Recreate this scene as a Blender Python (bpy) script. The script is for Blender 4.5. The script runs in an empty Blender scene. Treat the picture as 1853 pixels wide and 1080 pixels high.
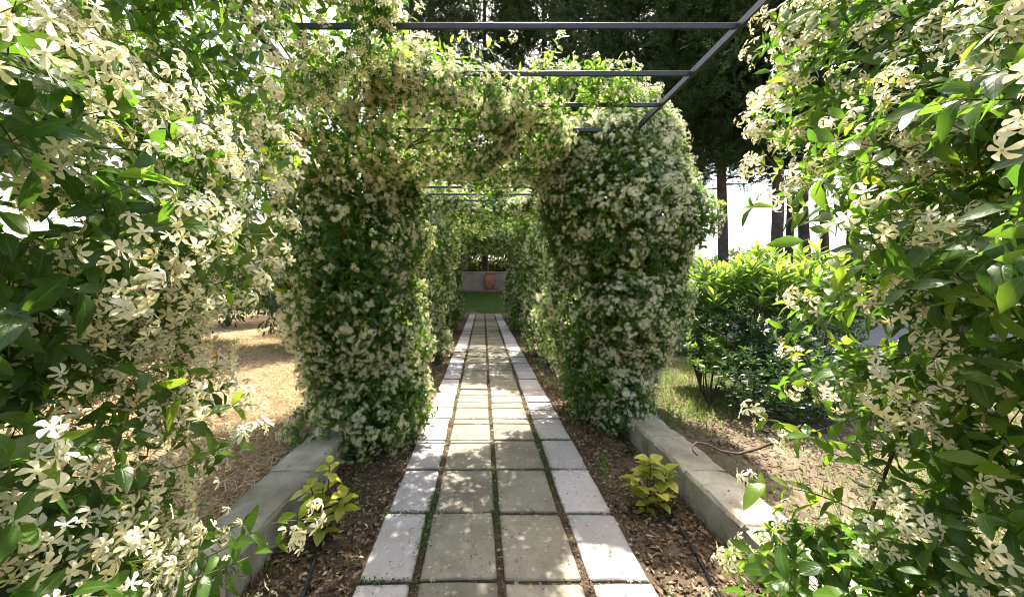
import bpy, math
import numpy as np
from mathutils import Vector, Matrix

# ------------------------------------------------------------------ camera, sky, sun, exposure
scene = bpy.context.scene
COL = scene.collection
rng = np.random.default_rng(11)

CAM_H, FPX = 1.55, 660.0            # eye height, focal length in pixels of the 1853 px wide photograph
cd = bpy.data.cameras.new("camera")
cam = bpy.data.objects.new("camera", cd)
COL.objects.link(cam)
cam.location = (0, 0, CAM_H)
cam.rotation_euler = (math.radians(90), 0, 0)
cd.sensor_width = 36.0
cd.lens = 36.0 * FPX / 1853.0
cd.shift_x = 52.5 / 1853.0
cd.shift_y = -30.0 / 1853.0
cd.clip_start, cd.clip_end = 0.03, 2000
scene.camera = cam

SUN_AZ, SUN_EL = math.radians(14), math.radians(62)
SUN = Vector((math.sin(SUN_AZ) * math.cos(SUN_EL), math.cos(SUN_AZ) * math.cos(SUN_EL), math.sin(SUN_EL)))
w = bpy.data.worlds.new("World")
scene.world = w
w.use_nodes = True
wt = w.node_tree
sky = wt.nodes.new("ShaderNodeTexSky")
sky.sky_type = 'NISHITA'
sky.sun_disc = False
sky.sun_elevation = SUN_EL
sky.sun_rotation = SUN_AZ
sky.dust_density = 4.0
sky.ozone_density = 0.3
sky.air_density = 1.0
tint_ = wt.nodes.new("ShaderNodeMix"); tint_.data_type = 'RGBA'; tint_.blend_type = 'MULTIPLY'
tint_.inputs[0].default_value = 1.0
tint_.inputs[7].default_value = (1.0, .95, .84, 1)            # the photograph's warm white balance
wt.links.new(sky.outputs[0], tint_.inputs[6])
wt.links.new(tint_.outputs[2], wt.nodes["Background"].inputs[0])
wt.nodes["Background"].inputs[1].default_value = 0.15
sd = bpy.data.lights.new("sun", 'SUN')
sd.energy = 3.9
sd.angle = math.radians(0.5)
sd.color = (1.0, 0.95, 0.84)
so = bpy.data.objects.new("sun", sd)
so.rotation_euler = SUN.to_track_quat('Z', 'Y').to_euler()
so.location = (0, 0, 30)
COL.objects.link(so)

vs = scene.view_settings
vs.view_transform = 'Standard'
vs.look = 'None'
vs.exposure = 2.15
vs.gamma = 1.0
vs.use_curve_mapping = False
scene.cycles.max_bounces = 10
scene.cycles.diffuse_bounces = 5
scene.cycles.transmission_bounces = 8
scene.cycles.glossy_bounces = 2
scene.cycles.caustics_reflective = False
scene.cycles.caustics_refractive = False
scene.cycles.use_denoising = True
scene.cycles.pixel_filter_type = 'BLACKMAN_HARRIS'
scene.cycles.filter_width = 1.0

# ------------------------------------------------------------------ helpers
def unit(a):
    a = np.asarray(a, float)
    return a / np.maximum(np.linalg.norm(a, axis=-1, keepdims=True), 1e-9)

def frames(d, n):
    """(N,3,3) matrices whose columns are width, length (d) and normal axes."""
    d = unit(d)
    x = unit(np.cross(d, n))
    z = np.cross(x, d)
    return np.stack([x, d, z], axis=-1)

class Noise:
    def __init__(self, seed, freq, octs=14):
        r = np.random.default_rng(seed)
        self.k = unit(r.normal(size=(octs, 3))) * freq * r.uniform(.6, 1.7, (octs, 1))
        self.p = r.uniform(0, 6.28, octs)
        self.s = math.sqrt(2.0 / octs)
    def __call__(self, P):
        return np.sin(np.asarray(P) @ self.k.T + self.p).sum(-1) * self.s      # about N(0,1)

def new_mesh(name, V, loops, counts, mats, midx=None, attrs=None, smooth=True):
    me = bpy.data.meshes.new(name)
    V = np.ascontiguousarray(V, np.float32)
    counts = np.asarray(counts, np.int32)
    me.vertices.add(len(V))
    me.vertices.foreach_set("co", V.ravel())
    me.loops.add(len(loops))
    me.loops.foreach_set("vertex_index", np.asarray(loops, np.int32))
    me.polygons.add(len(counts))
    st = np.concatenate([[0], np.cumsum(counts)[:-1]]).astype(np.int32)
    me.polygons.foreach_set("loop_start", st)
    me.polygons.foreach_set("loop_total", counts)
    if midx is not None:
        me.polygons.foreach_set("material_index", np.asarray(midx, np.int32))
    me.polygons.foreach_set("use_smooth", np.full(len(counts), smooth))
    for k, v in (attrs or {}).items():
        v = np.asarray(v, np.float32)
        if v.ndim == 1:
            me.attributes.new(k, 'FLOAT', 'POINT').data.foreach_set("value", v)
        else:
            me.attributes.new(k, 'FLOAT_VECTOR', 'POINT').data.foreach_set("vector", v.ravel())
    for m in mats:
        me.materials.append(m)
    me.update(calc_edges=True)
    return me

class Tpl:
    """A small template shape: verts, faces, a material index per face and a (u,v,0) coordinate per vertex."""
    def __init__(self, V, F, M=None, UV=None):
        self.V = np.array(V, float)
        self.loops = np.concatenate([np.array(f) for f in F])
        self.counts = np.array([len(f) for f in F])
        self.M = np.array(M if M is not None else [0] * len(F))
        self.UV = np.array(UV, float) if UV is not None else None

def inst(name, t, M, P, tint, mats, smooth=True):
    N = len(P)
    V = np.einsum('nij,kj->nki', M, t.V) + P[:, None, :]
    k = len(t.V)
    loops = (t.loops[None, :] + (np.arange(N) * k)[:, None]).ravel()
    at = {"tint": np.repeat(tint, k)}
    if t.UV is not None:
        at["luv"] = np.tile(t.UV, (N, 1))
    return new_mesh(name, V.reshape(-1, 3), loops, np.tile(t.counts, N), mats, np.tile(t.M, N), at, smooth)

def obj(name, me, parent=None, loc=(0, 0, 0), kind=None, label=None, cat=None, group=None):
    o = bpy.data.objects.new(name, me)
    COL.objects.link(o)
    o.location = loc
    if parent is not None:
        o.parent = parent
    if kind: o["kind"] = kind
    if label: o["label"] = label
    if cat: o["category"] = cat
    if group: o["group"] = group
    return o

def empty(name, loc, label, cat, group=None, kind=None):
    o = obj(name, None, None, loc, kind, label, cat, group)
    o.empty_display_size = 0.1
    return o

def neg(v):
    return tuple(-c for c in v)

def tube_data(path, rad, n=8, cap=True):
    path = np.array(path, float)
    rad = np.broadcast_to(np.asarray(rad, float), (len(path),))
    T = unit(np.gradient(path, axis=0))
    ref = np.array([0.31, 0.17, 0.93]) if abs(T[0, 2]) < .9 else np.array([1., .1, 0])
    X = unit(np.cross(T, ref)); Y = np.cross(T, X)
    a = np.linspace(0, 2 * np.pi, n, endpoint=False)
    V = path[:, None] + rad[:, None, None] * (np.cos(a)[None, :, None] * X[:, None] + np.sin(a)[None, :, None] * Y[:, None])
    F = []
    for i in range(len(path) - 1):
        for j in range(n):
            F.append((i * n + j, i * n + (j + 1) % n, (i + 1) * n + (j + 1) % n, (i + 1) * n + j))
    if cap:
        F.append(tuple(range(n))[::-1]); F.append(tuple((len(path) - 1) * n + j for j in range(n)))
    return V.reshape(-1, 3), F

def join(parts):
    V, F, o = [], [], 0
    for v, f in parts:
        V.append(v); F += [tuple(i + o for i in q) for q in f]; o += len(v)
    return np.concatenate(V), F

def mesh_vf(name, V, F, mats, midx=None, smooth=True, attrs=None):
    return new_mesh(name, V, np.concatenate([np.array(f) for f in F]), [len(f) for f in F], mats, midx, attrs, smooth)

def box_data(x0, x1, y0, y1, z0, z1, b=0.004):
    """A box with a small chamfer on all edges (convex hull of 24 points by hand)."""
    xs, ys, zs = (x0, x1), (y0, y1), (z0, z1)
    V, idx = [], {}
    for i in (0, 1):
        for j in (0, 1):
            for k in (0, 1):
                sx, sy, sz = (1, -1)[i], (1, -1)[j], (1, -1)[k]
                for ax in range(3):
                    p = [xs[i] + sx * b, ys[j] + sy * b, zs[k] + sz * b]
                    p[ax] = (xs, ys, zs)[ax][(i, j, k)[ax]]
                    idx[i, j, k, ax] = len(V); V.append(p)
    F = []
    def quad(a): F.append(tuple(a))
    for ax in range(3):
        u, v = [(1, 2), (2, 0), (0, 1)][ax]
        for s in (0, 1):
            q = []
            for (a, c) in ((0, 0), (1, 0), (1, 1), (0, 1)):
                key = [0, 0, 0]; key[ax] = s; key[u] = a; key[v] = c
                q.append(idx[tuple(key) + (ax,)])
            quad(q if s else q[::-1])
    for ax in range(3):                       # edge chamfers parallel to ax
        u, v = [(1, 2), (2, 0), (0, 1)][ax]
        for a in (0, 1):
            for c in (0, 1):
                k0 = [0, 0, 0]; k0[u] = a; k0[v] = c
                k1 = list(k0); k1[ax] = 1
                q = [idx[tuple(k0) + (u,)], idx[tuple(k1) + (u,)], idx[tuple(k1) + (v,)], idx[tuple(k0) + (v,)]]
                quad(q if (a == c) else q[::-1])
    for i in (0, 1):
        for j in (0, 1):
            for k in (0, 1):
                q = [idx[i, j, k, 0], idx[i, j, k, 1], idx[i, j, k, 2]]
                quad(q if (i + j + k) % 2 else q[::-1])
    return np.array(V, float), F

def fbm2(x, y, seed=0):
    P = np.stack([x, y, np.zeros_like(x)], -1)
    return Noise(seed, 6)(P) * .5 + Noise(seed + 1, 17)(P) * .3 + Noise(seed + 2, 45)(P) * .2

def ground_z(x, y):
    """Terrain height without fine relief."""
    x = np.asarray(x, float); y = np.asarray(y, float)
    rise = np.clip((y - 17.8) / 6.4, 0, 1) * 1.02
    side = np.clip((np.abs(x - .11) - 1.36) / .12, 0, 1) * np.clip((18 - y) / .5, 0, 1)
    return -.06 + side * .11 + rise

# ------------------------------------------------------------------ materials
def mat(name):
    m = bpy.data.materials.new(name)
    m.use_nodes = True
    nt = m.node_tree
    b = nt.nodes["Principled BSDF"]
    return m, nt, b

def nd(nt, typ, **kw):
    n = nt.nodes.new(typ)
    for k, v in kw.items():
        setattr(n, k, v)
    return n

def ramp(nt, src, stops):
    r = nd(nt, "ShaderNodeValToRGB")
    e = r.color_ramp.elements
    while len(e) < len(stops):
        e.new(.5)
    for i, (p, c) in enumerate(stops):
        e[i].position = p
        e[i].color = (*c, 1)
    nt.links.new(src, r.inputs[0])
    return r.outputs[0]

def noise(nt, scale, detail=4, rough=.6, vec=None, dim='3D'):
    n = nd(nt, "ShaderNodeTexNoise")
    n.inputs["Scale"].default_value = scale
    n.inputs["Detail"].default_value = detail
    n.inputs["Roughness"].default_value = rough
    if vec is not None:
        nt.links.new(vec, n.inputs["Vector"])
    return n.outputs[0]

def mixc(nt, fac, a, b, mode='MIX'):
    m = nd(nt, "ShaderNodeMix", data_type='RGBA', blend_type=mode)
    for sock, v in ((m.inputs[0], fac), (m.inputs[6], a), (m.inputs[7], b)):
        if isinstance(v, (int, float)): sock.default_value = v
        elif isinstance(v, tuple): sock.default_value = (*v, 1)
        else: nt.links.new(v, sock)
    return m.outputs[2]

def bump(nt, b, h, strength, dist):
    bp = nd(nt, "ShaderNodeBump")
    bp.inputs["Strength"].default_value = strength
    bp.inputs["Distance"].default_value = dist
    nt.links.new(h, bp.inputs["Height"])
    nt.links.new(bp.outputs[0], b.inputs["Normal"])

def geo_pos(nt):
    return nd(nt, "ShaderNodeNewGeometry").outputs["Position"]

def leaf_mat(name, cols, trans, fac=.42, rough=.38, veins=False, spec=.45):
    """cols: colour stops over the per-leaf tint; trans: stops of the light that passes through."""
    m, nt, b = mat(name)
    t = nd(nt, "ShaderNodeAttribute", attribute_name="tint").outputs["Fac"]
    c = ramp(nt, t, cols)
    tc = ramp(nt, t, trans)
    if veins:
        luv = nd(nt, "ShaderNodeAttribute", attribute_name="luv").outputs["Vector"]
        s = nd(nt, "ShaderNodeSeparateXYZ"); nt.links.new(luv, s.inputs[0])
        ab = nd(nt, "ShaderNodeMath", operation='ABSOLUTE'); nt.links.new(s.outputs[0], ab.inputs[0])
        mid = nd(nt, "ShaderNodeMapRange"); nt.links.new(ab.outputs[0], mid.inputs[0])
        mid.inputs[1].default_value = .03; mid.inputs[2].default_value = .12
        mid.inputs[3].default_value = 1; mid.inputs[4].default_value = 0
        sub = nd(nt, "ShaderNodeMath", operation='MULTIPLY_ADD')     # v - .25|u|
        nt.links.new(ab.outputs[0], sub.inputs[0]); sub.inputs[1].default_value = -.22; nt.links.new(s.outputs[1], sub.inputs[2])
        fr = nd(nt, "ShaderNodeMath", operation='PINGPONG'); nt.links.new(sub.outputs[0], fr.inputs[0]); fr.inputs[1].default_value = .065
        sv = nd(nt, "ShaderNodeMapRange"); nt.links.new(fr.outputs[0], sv.inputs[0])
        sv.inputs[1].default_value = 0.002; sv.inputs[2].default_value = .016; sv.inputs[3].default_value = .45; sv.inputs[4].default_value = 0
        mx = nd(nt, "ShaderNodeMath", operation='MAXIMUM'); nt.links.new(mid.outputs[0], mx.inputs[0]); nt.links.new(sv.outputs[0], mx.inputs[1])
        mm = nd(nt, "ShaderNodeMath", operation='MULTIPLY'); nt.links.new(mx.outputs[0], mm.inputs[0]); mm.inputs[1].default_value = .5
        c = mixc(nt, mm.outputs[0], c, (.16, .24, .06))
        bump(nt, b, mx.outputs[0], .25, .002)
    nz = noise(nt, 30, 2, vec=geo_pos(nt))
    c = mixc(nt, .35, c, ramp(nt, nz, [(.3, (.45, .45, .45)), (.7, (1.35, 1.3, 1.1))]), 'MULTIPLY')
    nt.links.new(c, b.inputs["Base Color"])
    b.inputs["Roughness"].default_value = rough
    b.inputs["Specular IOR Level"].default_value = spec
    tr = nd(nt, "ShaderNodeBsdfTranslucent"); nt.links.new(tc, tr.inputs[0])
    mix = nd(nt, "ShaderNodeMixShader"); mix.inputs[0].default_value = fac
    nt.links.new(b.outputs[0], mix.inputs[1]); nt.links.new(tr.outputs[0], mix.inputs[2])
    nt.links.new(mix.outputs[0], nt.nodes["Material Output"].inputs[0])
    return m

JAS = [(0, (.026, .066, .010)), (.55, (.055, .122, .014)), (.85, (.11, .19, .018)), (1, (.19, .26, .025))]
JAST = [(0, (.10, .24, .02)), (.45, (.22, .42, .03)), (.75, (.42, .56, .04)), (1, (.60, .64, .05))]
M_LEAF = leaf_mat("jasmine leaf", JAS, JAST, .46, .33)
M_LEAFV = leaf_mat("jasmine leaf with veins", JAS, JAST, .46, .3, veins=True)
M_PETAL = leaf_mat("petal", [(0, (.78, .70, .36)), (.5, (.84, .79, .54)), (1, (.86, .84, .72))],
                   [(0, (.80, .72, .32)), (1, (.86, .83, .58))], .5, .6, spec=.2)
M_EYE = leaf_mat("flower eye", [(0, (.62, .46, .10)), (1, (.66, .56, .2))], [(0, (.5, .4, .1)), (1, (.6, .5, .2))], .3, .6, spec=.2)
M_TWIG = leaf_mat("green twig", [(0, (.05, .028, .015)), (.6, (.09, .10, .03)), (1, (.2, .25, .06))],
                  [(0, (.02, .01, .005)), (1, (.25, .3, .05))], .15, .6, spec=.2)
M_CON = leaf_mat("conifer spray", [(0, (.018, .04, .014)), (1, (.055, .10, .03))], [(0, (.03, .07, .016)), (1, (.10, .16, .03))], .22, .6, spec=.25)
M_BROAD = leaf_mat("broad dark leaf", [(0, (.016, .042, .010)), (.7, (.03, .072, .014)), (1, (.07, .13, .02))],
                   [(0, (.05, .12, .02)), (1, (.2, .34, .04))], .28, .32)
M_OLE = leaf_mat("oleander leaf", [(0, (.045, .10, .026)), (.6, (.085, .18, .036)), (1, (.19, .31, .05))],
                 [(0, (.16, .30, .04)), (1, (.42, .58, .06))], .40, .3, veins=True)
M_HYD = leaf_mat("yellow green leaf", [(0, (.20, .24, .025)), (.5, (.38, .40, .045)), (1, (.54, .50, .08))],
                 [(0, (.3, .42, .03)), (1, (.62, .62, .07))], .35, .45, veins=True)
M_HEDGE = leaf_mat("hedge leaf", [(0, (.03, .07, .02)), (1, (.08, .15, .035))], [(0, (.1, .2, .03)), (1, (.25, .38, .05))], .35, .45)
M_GRASS = leaf_mat("grass blade", [(0, (.05, .13, .015)), (.7, (.12, .25, .03)), (1, (.3, .35, .08))],
                   [(0, (.14, .3, .03)), (1, (.45, .55, .1))], .35, .5, spec=.25)
M_STRAW = leaf_mat("straw", [(0, (.13, .075, .035)), (.5, (.40, .28, .15)), (1, (.66, .54, .34))],
                   [(0, (.2, .12, .05)), (1, (.45, .35, .2))], .2, .6, spec=.3)
M_LITTER = leaf_mat("dry leaf", [(0, (.045, .030, .018)), (.45, (.13, .085, .052)), (.8, (.29, .20, .13)), (1, (.46, .37, .22))],
                    [(0, (.06, .03, .01)), (1, (.3, .2, .07))], .15, .6, spec=.25)
M_SAGE = leaf_mat("grey blade", [(0, (.12, .17, .13)), (1, (.25, .31, .27))], [(0, (.1, .15, .1)), (1, (.2, .27, .2))], .25, .6)

def solid(name, c0, c1, scale=6, rough=.85, bs=.4, bd=.004, bscale=60, metal=0, spec=.3):
    m, nt, b = mat(name)
    p = geo_pos(nt)
    nz = noise(nt, scale, 6, .65, p)
    nt.links.new(ramp(nt, nz, [(.32, c0), (.68, c1)]), b.inputs["Base Color"])
    b.inputs["Roughness"].default_value = rough
    b.inputs["Metallic"].default_value = metal
    b.inputs["Specular IOR Level"].default_value = spec
    bump(nt, b, noise(nt, bscale, 5, .7, p), bs, bd)
    return m

M_BARK = solid("bark", (.035, .026, .021), (.10, .08, .068), 5, .9, .9, .02, 22)
M_STEM = solid("vine stem", (.06, .035, .02), (.14, .09, .05), 15, .8, .7, .006, 60)
M_IRON = solid("dark painted iron", (.018, .018, .021), (.035, .034, .038), 9, .42, .15, .001, 90, 0.0, .5)
M_HOSE = solid("black hose", (.010, .010, .011), (.028, .027, .027), 12, .5, .1, .001, 80)
M_PIER = solid("ochre render", (.36, .24, .085), (.50, .36, .14), 5, .9, .5, .004, 70)
M_TERRA = solid("terracotta", (.20, .075, .042), (.33, .14, .08), 4, .8, .3, .003, 50)
M_TILE = solid("terracotta paving", (.17, .085, .06), (.28, .145, .10), 3, .85, .3, .003, 40)
M_PLAST = solid("aged cream plaster", (.20, .155, .115), (.31, .25, .19), 1.7, .9, .4, .004, 50)
M_CAP = solid("weathered capping", (.20, .17, .13), (.34, .30, .24), 4, .9, .4, .004, 50)
M_ORANGE = solid("orange peel", (.60, .17, .012), (.72, .25, .02), 9, .45, .25, .001, 160, 0, .4)

def slab_mat(name, dark, mid, light, stain, stain_amt, pits, bmp=.45):
    m, nt, b = mat(name)
    p = geo_pos(nt)
    oi = nd(nt, "ShaderNodeObjectInfo")
    nz = noise(nt, 3.2, 8, .68, p)
    c = ramp(nt, nz, [(.28, dark), (.5, mid), (.74, light)])
    st = noise(nt, 1.7, 5, .6, p)
    sf = nd(nt, "ShaderNodeMapRange"); nt.links.new(st, sf.inputs[0])
    sf.inputs[1].default_value = .48; sf.inputs[2].default_value = .70; sf.inputs[3].default_value = 0; sf.inputs[4].default_value = stain_amt
    c = mixc(nt, sf.outputs[0], c, stain)
    fine = noise(nt, 90, 4, .7, p)
    c = mixc(nt, .5, c, ramp(nt, fine, [(.3, (.72, .72, .72)), (.68, (1.18, 1.18, 1.18))]), 'MULTIPLY')
    sp = noise(nt, 38, 1, .5, p)
    spf = nd(nt, "ShaderNodeMapRange"); nt.links.new(sp, spf.inputs[0])
    spf.inputs[1].default_value = .72; spf.inputs[2].default_value = .76; spf.inputs[3].default_value = 0; spf.inputs[4].default_value = pits
    c = mixc(nt, spf.outputs[0], c, (.07, .06, .05))
    r = ramp(nt, oi.outputs["Random"], [(0, (.80, .80, .79)), (.5, (1, .99, .97)), (1, (1.14, 1.12, 1.09))])
    c = mixc(nt, 1.0, c, r, 'MULTIPLY')
    # grime in from the slab's own rim, from its local coordinates
    luv = nd(nt, "ShaderNodeAttribute", attribute_name="rim").outputs["Fac"]
    add = nd(nt, "ShaderNodeMath", operation='MULTIPLY_ADD'); nt.links.new(noise(nt, 14, 4, .6, p), add.inputs[0]); add.inputs[1].default_value = .9; nt.links.new(luv, add.inputs[2])
    rf = nd(nt, "ShaderNodeMapRange"); nt.links.new(add.outputs[0], rf.inputs[0])
    rf.inputs[1].default_value = 1.18; rf.inputs[2].default_value = 1.5; rf.inputs[3].default_value = 0; rf.inputs[4].default_value = .6
    c = mixc(nt, rf.outputs[0], c, (.11, .10, .075))
    nt.links.new(c, b.inputs["Base Color"])
    b.inputs["Roughness"].default_value = .82
    b.inputs["Specular IOR Level"].default_value = .25
    bump(nt, b, fine, bmp, .004)
    return m

M_DARKSLAB = slab_mat("grey concrete slab", (.16, .142, .112), (.245, .22, .177), (.335, .30, .247), (.16, .145, .115), .75, .9)
M_PALESLAB = slab_mat("pale pinkish slab", (.335, .30, .30), (.40, .365, .368), (.46, .425, .425), (.36, .33, .33), .4, .5)
M_WALL = slab_mat("weathered wall stone", (.18, .16, .12), (.31, .28, .22), (.45, .41, .335), (.13, .11, .055), .9, 1.0, 1.0)

def soil_mat(name, stops, sc=9, grain=70, dark=.5):
    m, nt, b = mat(name)
    p = geo_pos(nt)
    c = ramp(nt, noise(nt, sc, 8, .7, p), stops)
    f = noise(nt, grain, 5, .75, p)
    c = mixc(nt, dark, c, ramp(nt, f, [(.3, (.4, .4, .4)), (.7, (1.5, 1.45, 1.4))]), 'MULTIPLY')
    nt.links.new(c, b.inputs["Base Color"])
    b.inputs["Roughness"].default_value = .95
    b.inputs["Specular IOR Level"].default_value = .1
    bump(nt, b, f, .8, .012)
    return m, nt, b, c, p

M_SOIL = soil_mat("bed soil", [(.3, (.065, .047, .032)), (.55, (.115, .085, .06)), (.8, (.19, .145, .105))])[0]
M_JOINT = soil_mat("joint soil", [(.3, (.05, .036, .024)), (.6, (.10, .075, .05)), (.8, (.16, .12, .085))])[0]
M_LAWN = soil_mat("lawn", [(.3, (.028, .046, .008)), (.55, (.05, .078, .012)), (.75, (.10, .12, .03))], 2, 40, .6)[0]
M_DRIVE = soil_mat("grey gravel drive", [(.3, (.11, .11, .115)), (.6, (.155, .155, .16)), (.8, (.21, .21, .21))], 8, 90, .6)[0]
M_GROUND, nt, b, c, p = soil_mat("garden ground", [(.3, (.085, .068, .045)), (.55, (.155, .125, .085)), (.8, (.25, .205, .145))], 2.2, 55)
sx = nd(nt, "ShaderNodeSeparateXYZ"); nt.links.new(p, sx.inputs[0])
mr = nd(nt, "ShaderNodeMapRange"); nt.links.new(sx.outputs[0], mr.inputs[0])
mr.inputs[1].default_value = -1.0; mr.inputs[2].default_value = -2.2
c2 = ramp(nt, noise(nt, 3.0, 8, .7, p), [(.3, (.14, .09, .055)), (.55, (.27, .185, .11)), (.8, (.40, .30, .19))])
c = mixc(nt, mr.outputs[0], c, c2)
gr = nd(nt, "ShaderNodeMapRange"); nt.links.new(noise(nt, .55, 4, .6, p), gr.inputs[0]); gr.inputs[1].default_value = .52; gr.inputs[2].default_value = .66
gr.inputs[4].default_value = .6
c = mixc(nt, gr.outputs[0], c, (.10, .14, .035))
nt.links.new(c, b.inputs["Base Color"])

# ------------------------------------------------------------------ ground, beds, lawn, drive
def grid_sheet(name, xs, ys, zf, m, kind="structure"):
    X, Y = np.meshgrid(xs, ys)
    Z = zf(X, Y)
    V = np.stack([X, Y, Z], -1).reshape(-1, 3)
    nx, ny = len(xs), len(ys)
    i = (np.arange(ny - 1)[:, None] * nx + np.arange(nx - 1)[None, :]).ravel()
    F = np.stack([i, i + 1, i + nx + 1, i + nx], -1)
    me = new_mesh(name, V, F.ravel(), np.full(len(F), 4), [m])
    return obj(name, me, kind=kind)

def spread(a, b, step, far, grow=1.22):
    l = list(np.arange(a, b + 1e-6, step)); s = step
    lo, hi = [], []
    x = a
    while x > -far: s *= grow; x -= s; lo.append(x)
    s = step; x = b
    while x < far: s *= grow; x += s; hi.append(x)
    return np.array(lo[::-1] + l + hi)

gx = np.unique(np.concatenate([spread(-5, 6, .07, 500), [-1.255, -1.38, 1.475, 1.6]]))
gy = spread(0, 8, .07, 600)
grid_sheet("ground", gx, gy, lambda x, y: ground_z(x, y) + .018 * fbm2(x, y, 3) * (np.abs(x) < 30) - .03 * (np.abs(x - .11) < 1.3) * (y < 17.8)
           - .05 * ((np.abs(x) < 12) & (y > 18) & (y < 24)), M_GROUND)
for a, bq in ((-1.245, -.60), (.84, 1.465)):
    grid_sheet("planting_bed", np.arange(a, bq + .001, .025), np.arange(.3, 17.7, .03),
               lambda x, y: -.045 + .016 * fbm2(x, y, 8) + .02 * np.clip((np.abs(x - .115) - .75) / .4, 0, 1), M_SOIL)
grid_sheet("path_base", np.arange(-.66, .90, .06), np.arange(.2, 17.8, .06), lambda x, y: -.018 + .004 * fbm2(x, y, 21), M_JOINT)
grid_sheet("lawn", np.arange(-11, 11.1, .4), np.arange(17.75, 24.0, .4), lambda x, y: ground_z(x, y) + .012 + .008 * fbm2(x * .3, y * .3, 31), M_LAWN)
grid_sheet("driveway", np.arange(5.6, 26, .4), np.arange(7.4, 12.6, .3), lambda x, y: ground_z(x, y) + .05 + .01 * fbm2(x, y, 33), M_DRIVE)

# ------------------------------------------------------------------ path of slabs
path = obj("path", None, kind="structure")
path["label"] = "garden path of grey concrete slabs edged with pale slabs"
def slab_mesh(wd, dp, th, seed, m):
    r = np.random.default_rng(seed)
    hx, hy = wd / 2, dp / 2
    pts = []
    c = .008
    for sx_, sy_ in ((-1, -1), (1, -1), (1, 1), (-1, 1)):
        k = c * r.uniform(.4, 1.8)
        if sx_ * sy_ > 0: pts += [(sx_ * hx, sy_ * (hy - k)), (sx_ * (hx - k), sy_ * hy)]
        else: pts += [(sx_ * (hx - k), sy_ * hy), (sx_ * hx, sy_ * (hy - k))]
    # mid points of the long edges, worn
    q = []
    for i in range(8):
        q.append(pts[i]); a, d = pts[i], pts[(i + 1) % 8]
        if abs(a[0] - d[0]) + abs(a[1] - d[1]) > .1:
            q.append(((a[0] + d[0]) / 2, (a[1] + d[1]) / 2))
    o = np.array(q) + r.uniform(-.0045, .0045, (len(q), 2))
    n = len(o)
    tilt = r.uniform(-.014, .014, 2)
    z = lambda a: (a[:, 0] * tilt[0] + a[:, 1] * tilt[1])
    rings = [(o, -th), (o, -.006), (o * (1 - .006 / np.array([hx, hy])), 0.0), (o * (1 - .05 / np.array([hx, hy])), 0.0008)]
    V = np.concatenate([np.column_stack([a, zz + z(a)]) for a, zz in rings])
    F = []
    for k in range(3):
        for i in range(n):
            F.append((k * n + i, k * n + (i + 1) % n, (k + 1) * n + (i + 1) % n, (k + 1) * n + i))
    F.append(tuple(3 * n + i for i in range(n)))
    rim = np.concatenate([np.full(n, 1.), np.full(n, 1.), np.full(n, .9), np.full(n, .45)])
    return mesh_vf("paving_slab", V, F, [m], smooth=False, attrs={"rim": rim})
Y0, PITCH, DEP = 1.884, .563, .543
COLS = [(-.645, -.372, M_PALESLAB), (-.328, .066, M_DARKSLAB), (.112, .510, M_DARKSLAB), (.558, .868, M_PALESLAB)]
variants = {}
for ci, (a, bq, m) in enumerate(COLS):
    for v in range(5):
        variants[ci, v] = slab_mesh(bq - a, DEP, .05, 100 + ci * 10 + v, m)
        variants[ci, v, 'h'] = slab_mesh(bq - a, DEP / 2 - .014, .05, 300 + ci * 10 + v, m)
for i in range(-3, 28):
    for ci, (a, bq, m) in enumerate(COLS):
        yc = Y0 + i * PITCH + DEP / 2 + .015
        split = (ci == 3 and i in (4, 9)) or (ci == 0 and i in (5, 10))
        for s in ((-1, 1) if split else (0,)):
            key = (ci, int(rng.integers(5))) + (('h',) if split else ())
            o = obj("paving_slab", variants[key], path, ((a + bq) / 2 + rng.normal(0, .004), yc + s * (DEP / 4 + .007) + rng.normal(0, .004), rng.normal(0, .003)))
            o.rotation_euler = (0, 0, rng.normal(0, .006) + (math.pi if rng.random() < .5 else 0))

# ------------------------------------------------------------------ low walls of stone blocks
def block_mesh(x0, x1, ln, h, seed, m):
    """One stone: a worn profile swept along its length in uneven steps."""
    r = np.random.default_rng(seed)
    c = .014
    prof = [(x0, -.12), (x0, h - c * 1.5), (x0 + c, h), (x0 + (x1 - x0) * .35, h + .003), (x0 + (x1 - x0) * .7, h - .002), (x1 - c, h), (x1, h - c * 1.5), (x1, h * .45), (x1, -.12)]
    n = len(prof)
    ys = np.concatenate([[0, .012], np.sort(r.uniform(.06, ln - .06, 9)), [ln - .012, ln]])
    V = []
    for k, y in enumerate(ys):
        e = .008 if k in (0, len(ys) - 1) else 0
        for j, (x, z) in enumerate(prof):
            dx, dz = r.normal(0, .003), r.normal(0, .0028)
            if j in (2, 5) and r.random() < .3: dz -= r.uniform(.004, .016); dx += (.008 if j == 2 else -.008)
            V.append((x + dx + (e if x == x0 else -e if x == x1 else 0), y, z + dz - (e if z > h * .6 else 0)))
    F = []
    for k in range(len(ys) - 1):
        for j in range(n - 1):
            F.append((k * n + j, (k + 1) * n + j, (k + 1) * n + j + 1, k * n + j + 1))
    F.append(tuple(range(n))); F.append(tuple((len(ys) - 1) * n + j for j in range(n))[::-1])
    rim = np.tile([1., .5, .8, .3, .3, .8, .5, .5, 1.], len(ys))
    return mesh_vf("stone_block", np.array(V), F, [m], smooth=False, attrs={"rim": rim})
def low_wall(x0, x1, cuts, label):
    t = empty("garden_wall", ((x0 + x1) / 2, (cuts[0] + cuts[-1]) / 2, 0), label, "low wall", kind="thing")
    for i in range(len(cuts) - 1):
        ln = cuts[i + 1] - cuts[i] - .004
        o = obj("stone_block", block_mesh(x0 - t.location.x, x1 - t.location.x, ln, .2, int(cuts[i] * 100) + 7, M_WALL), t,
                (rng.normal(0, .003), cuts[i] - t.location.y, rng.normal(0, .002)))
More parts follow.
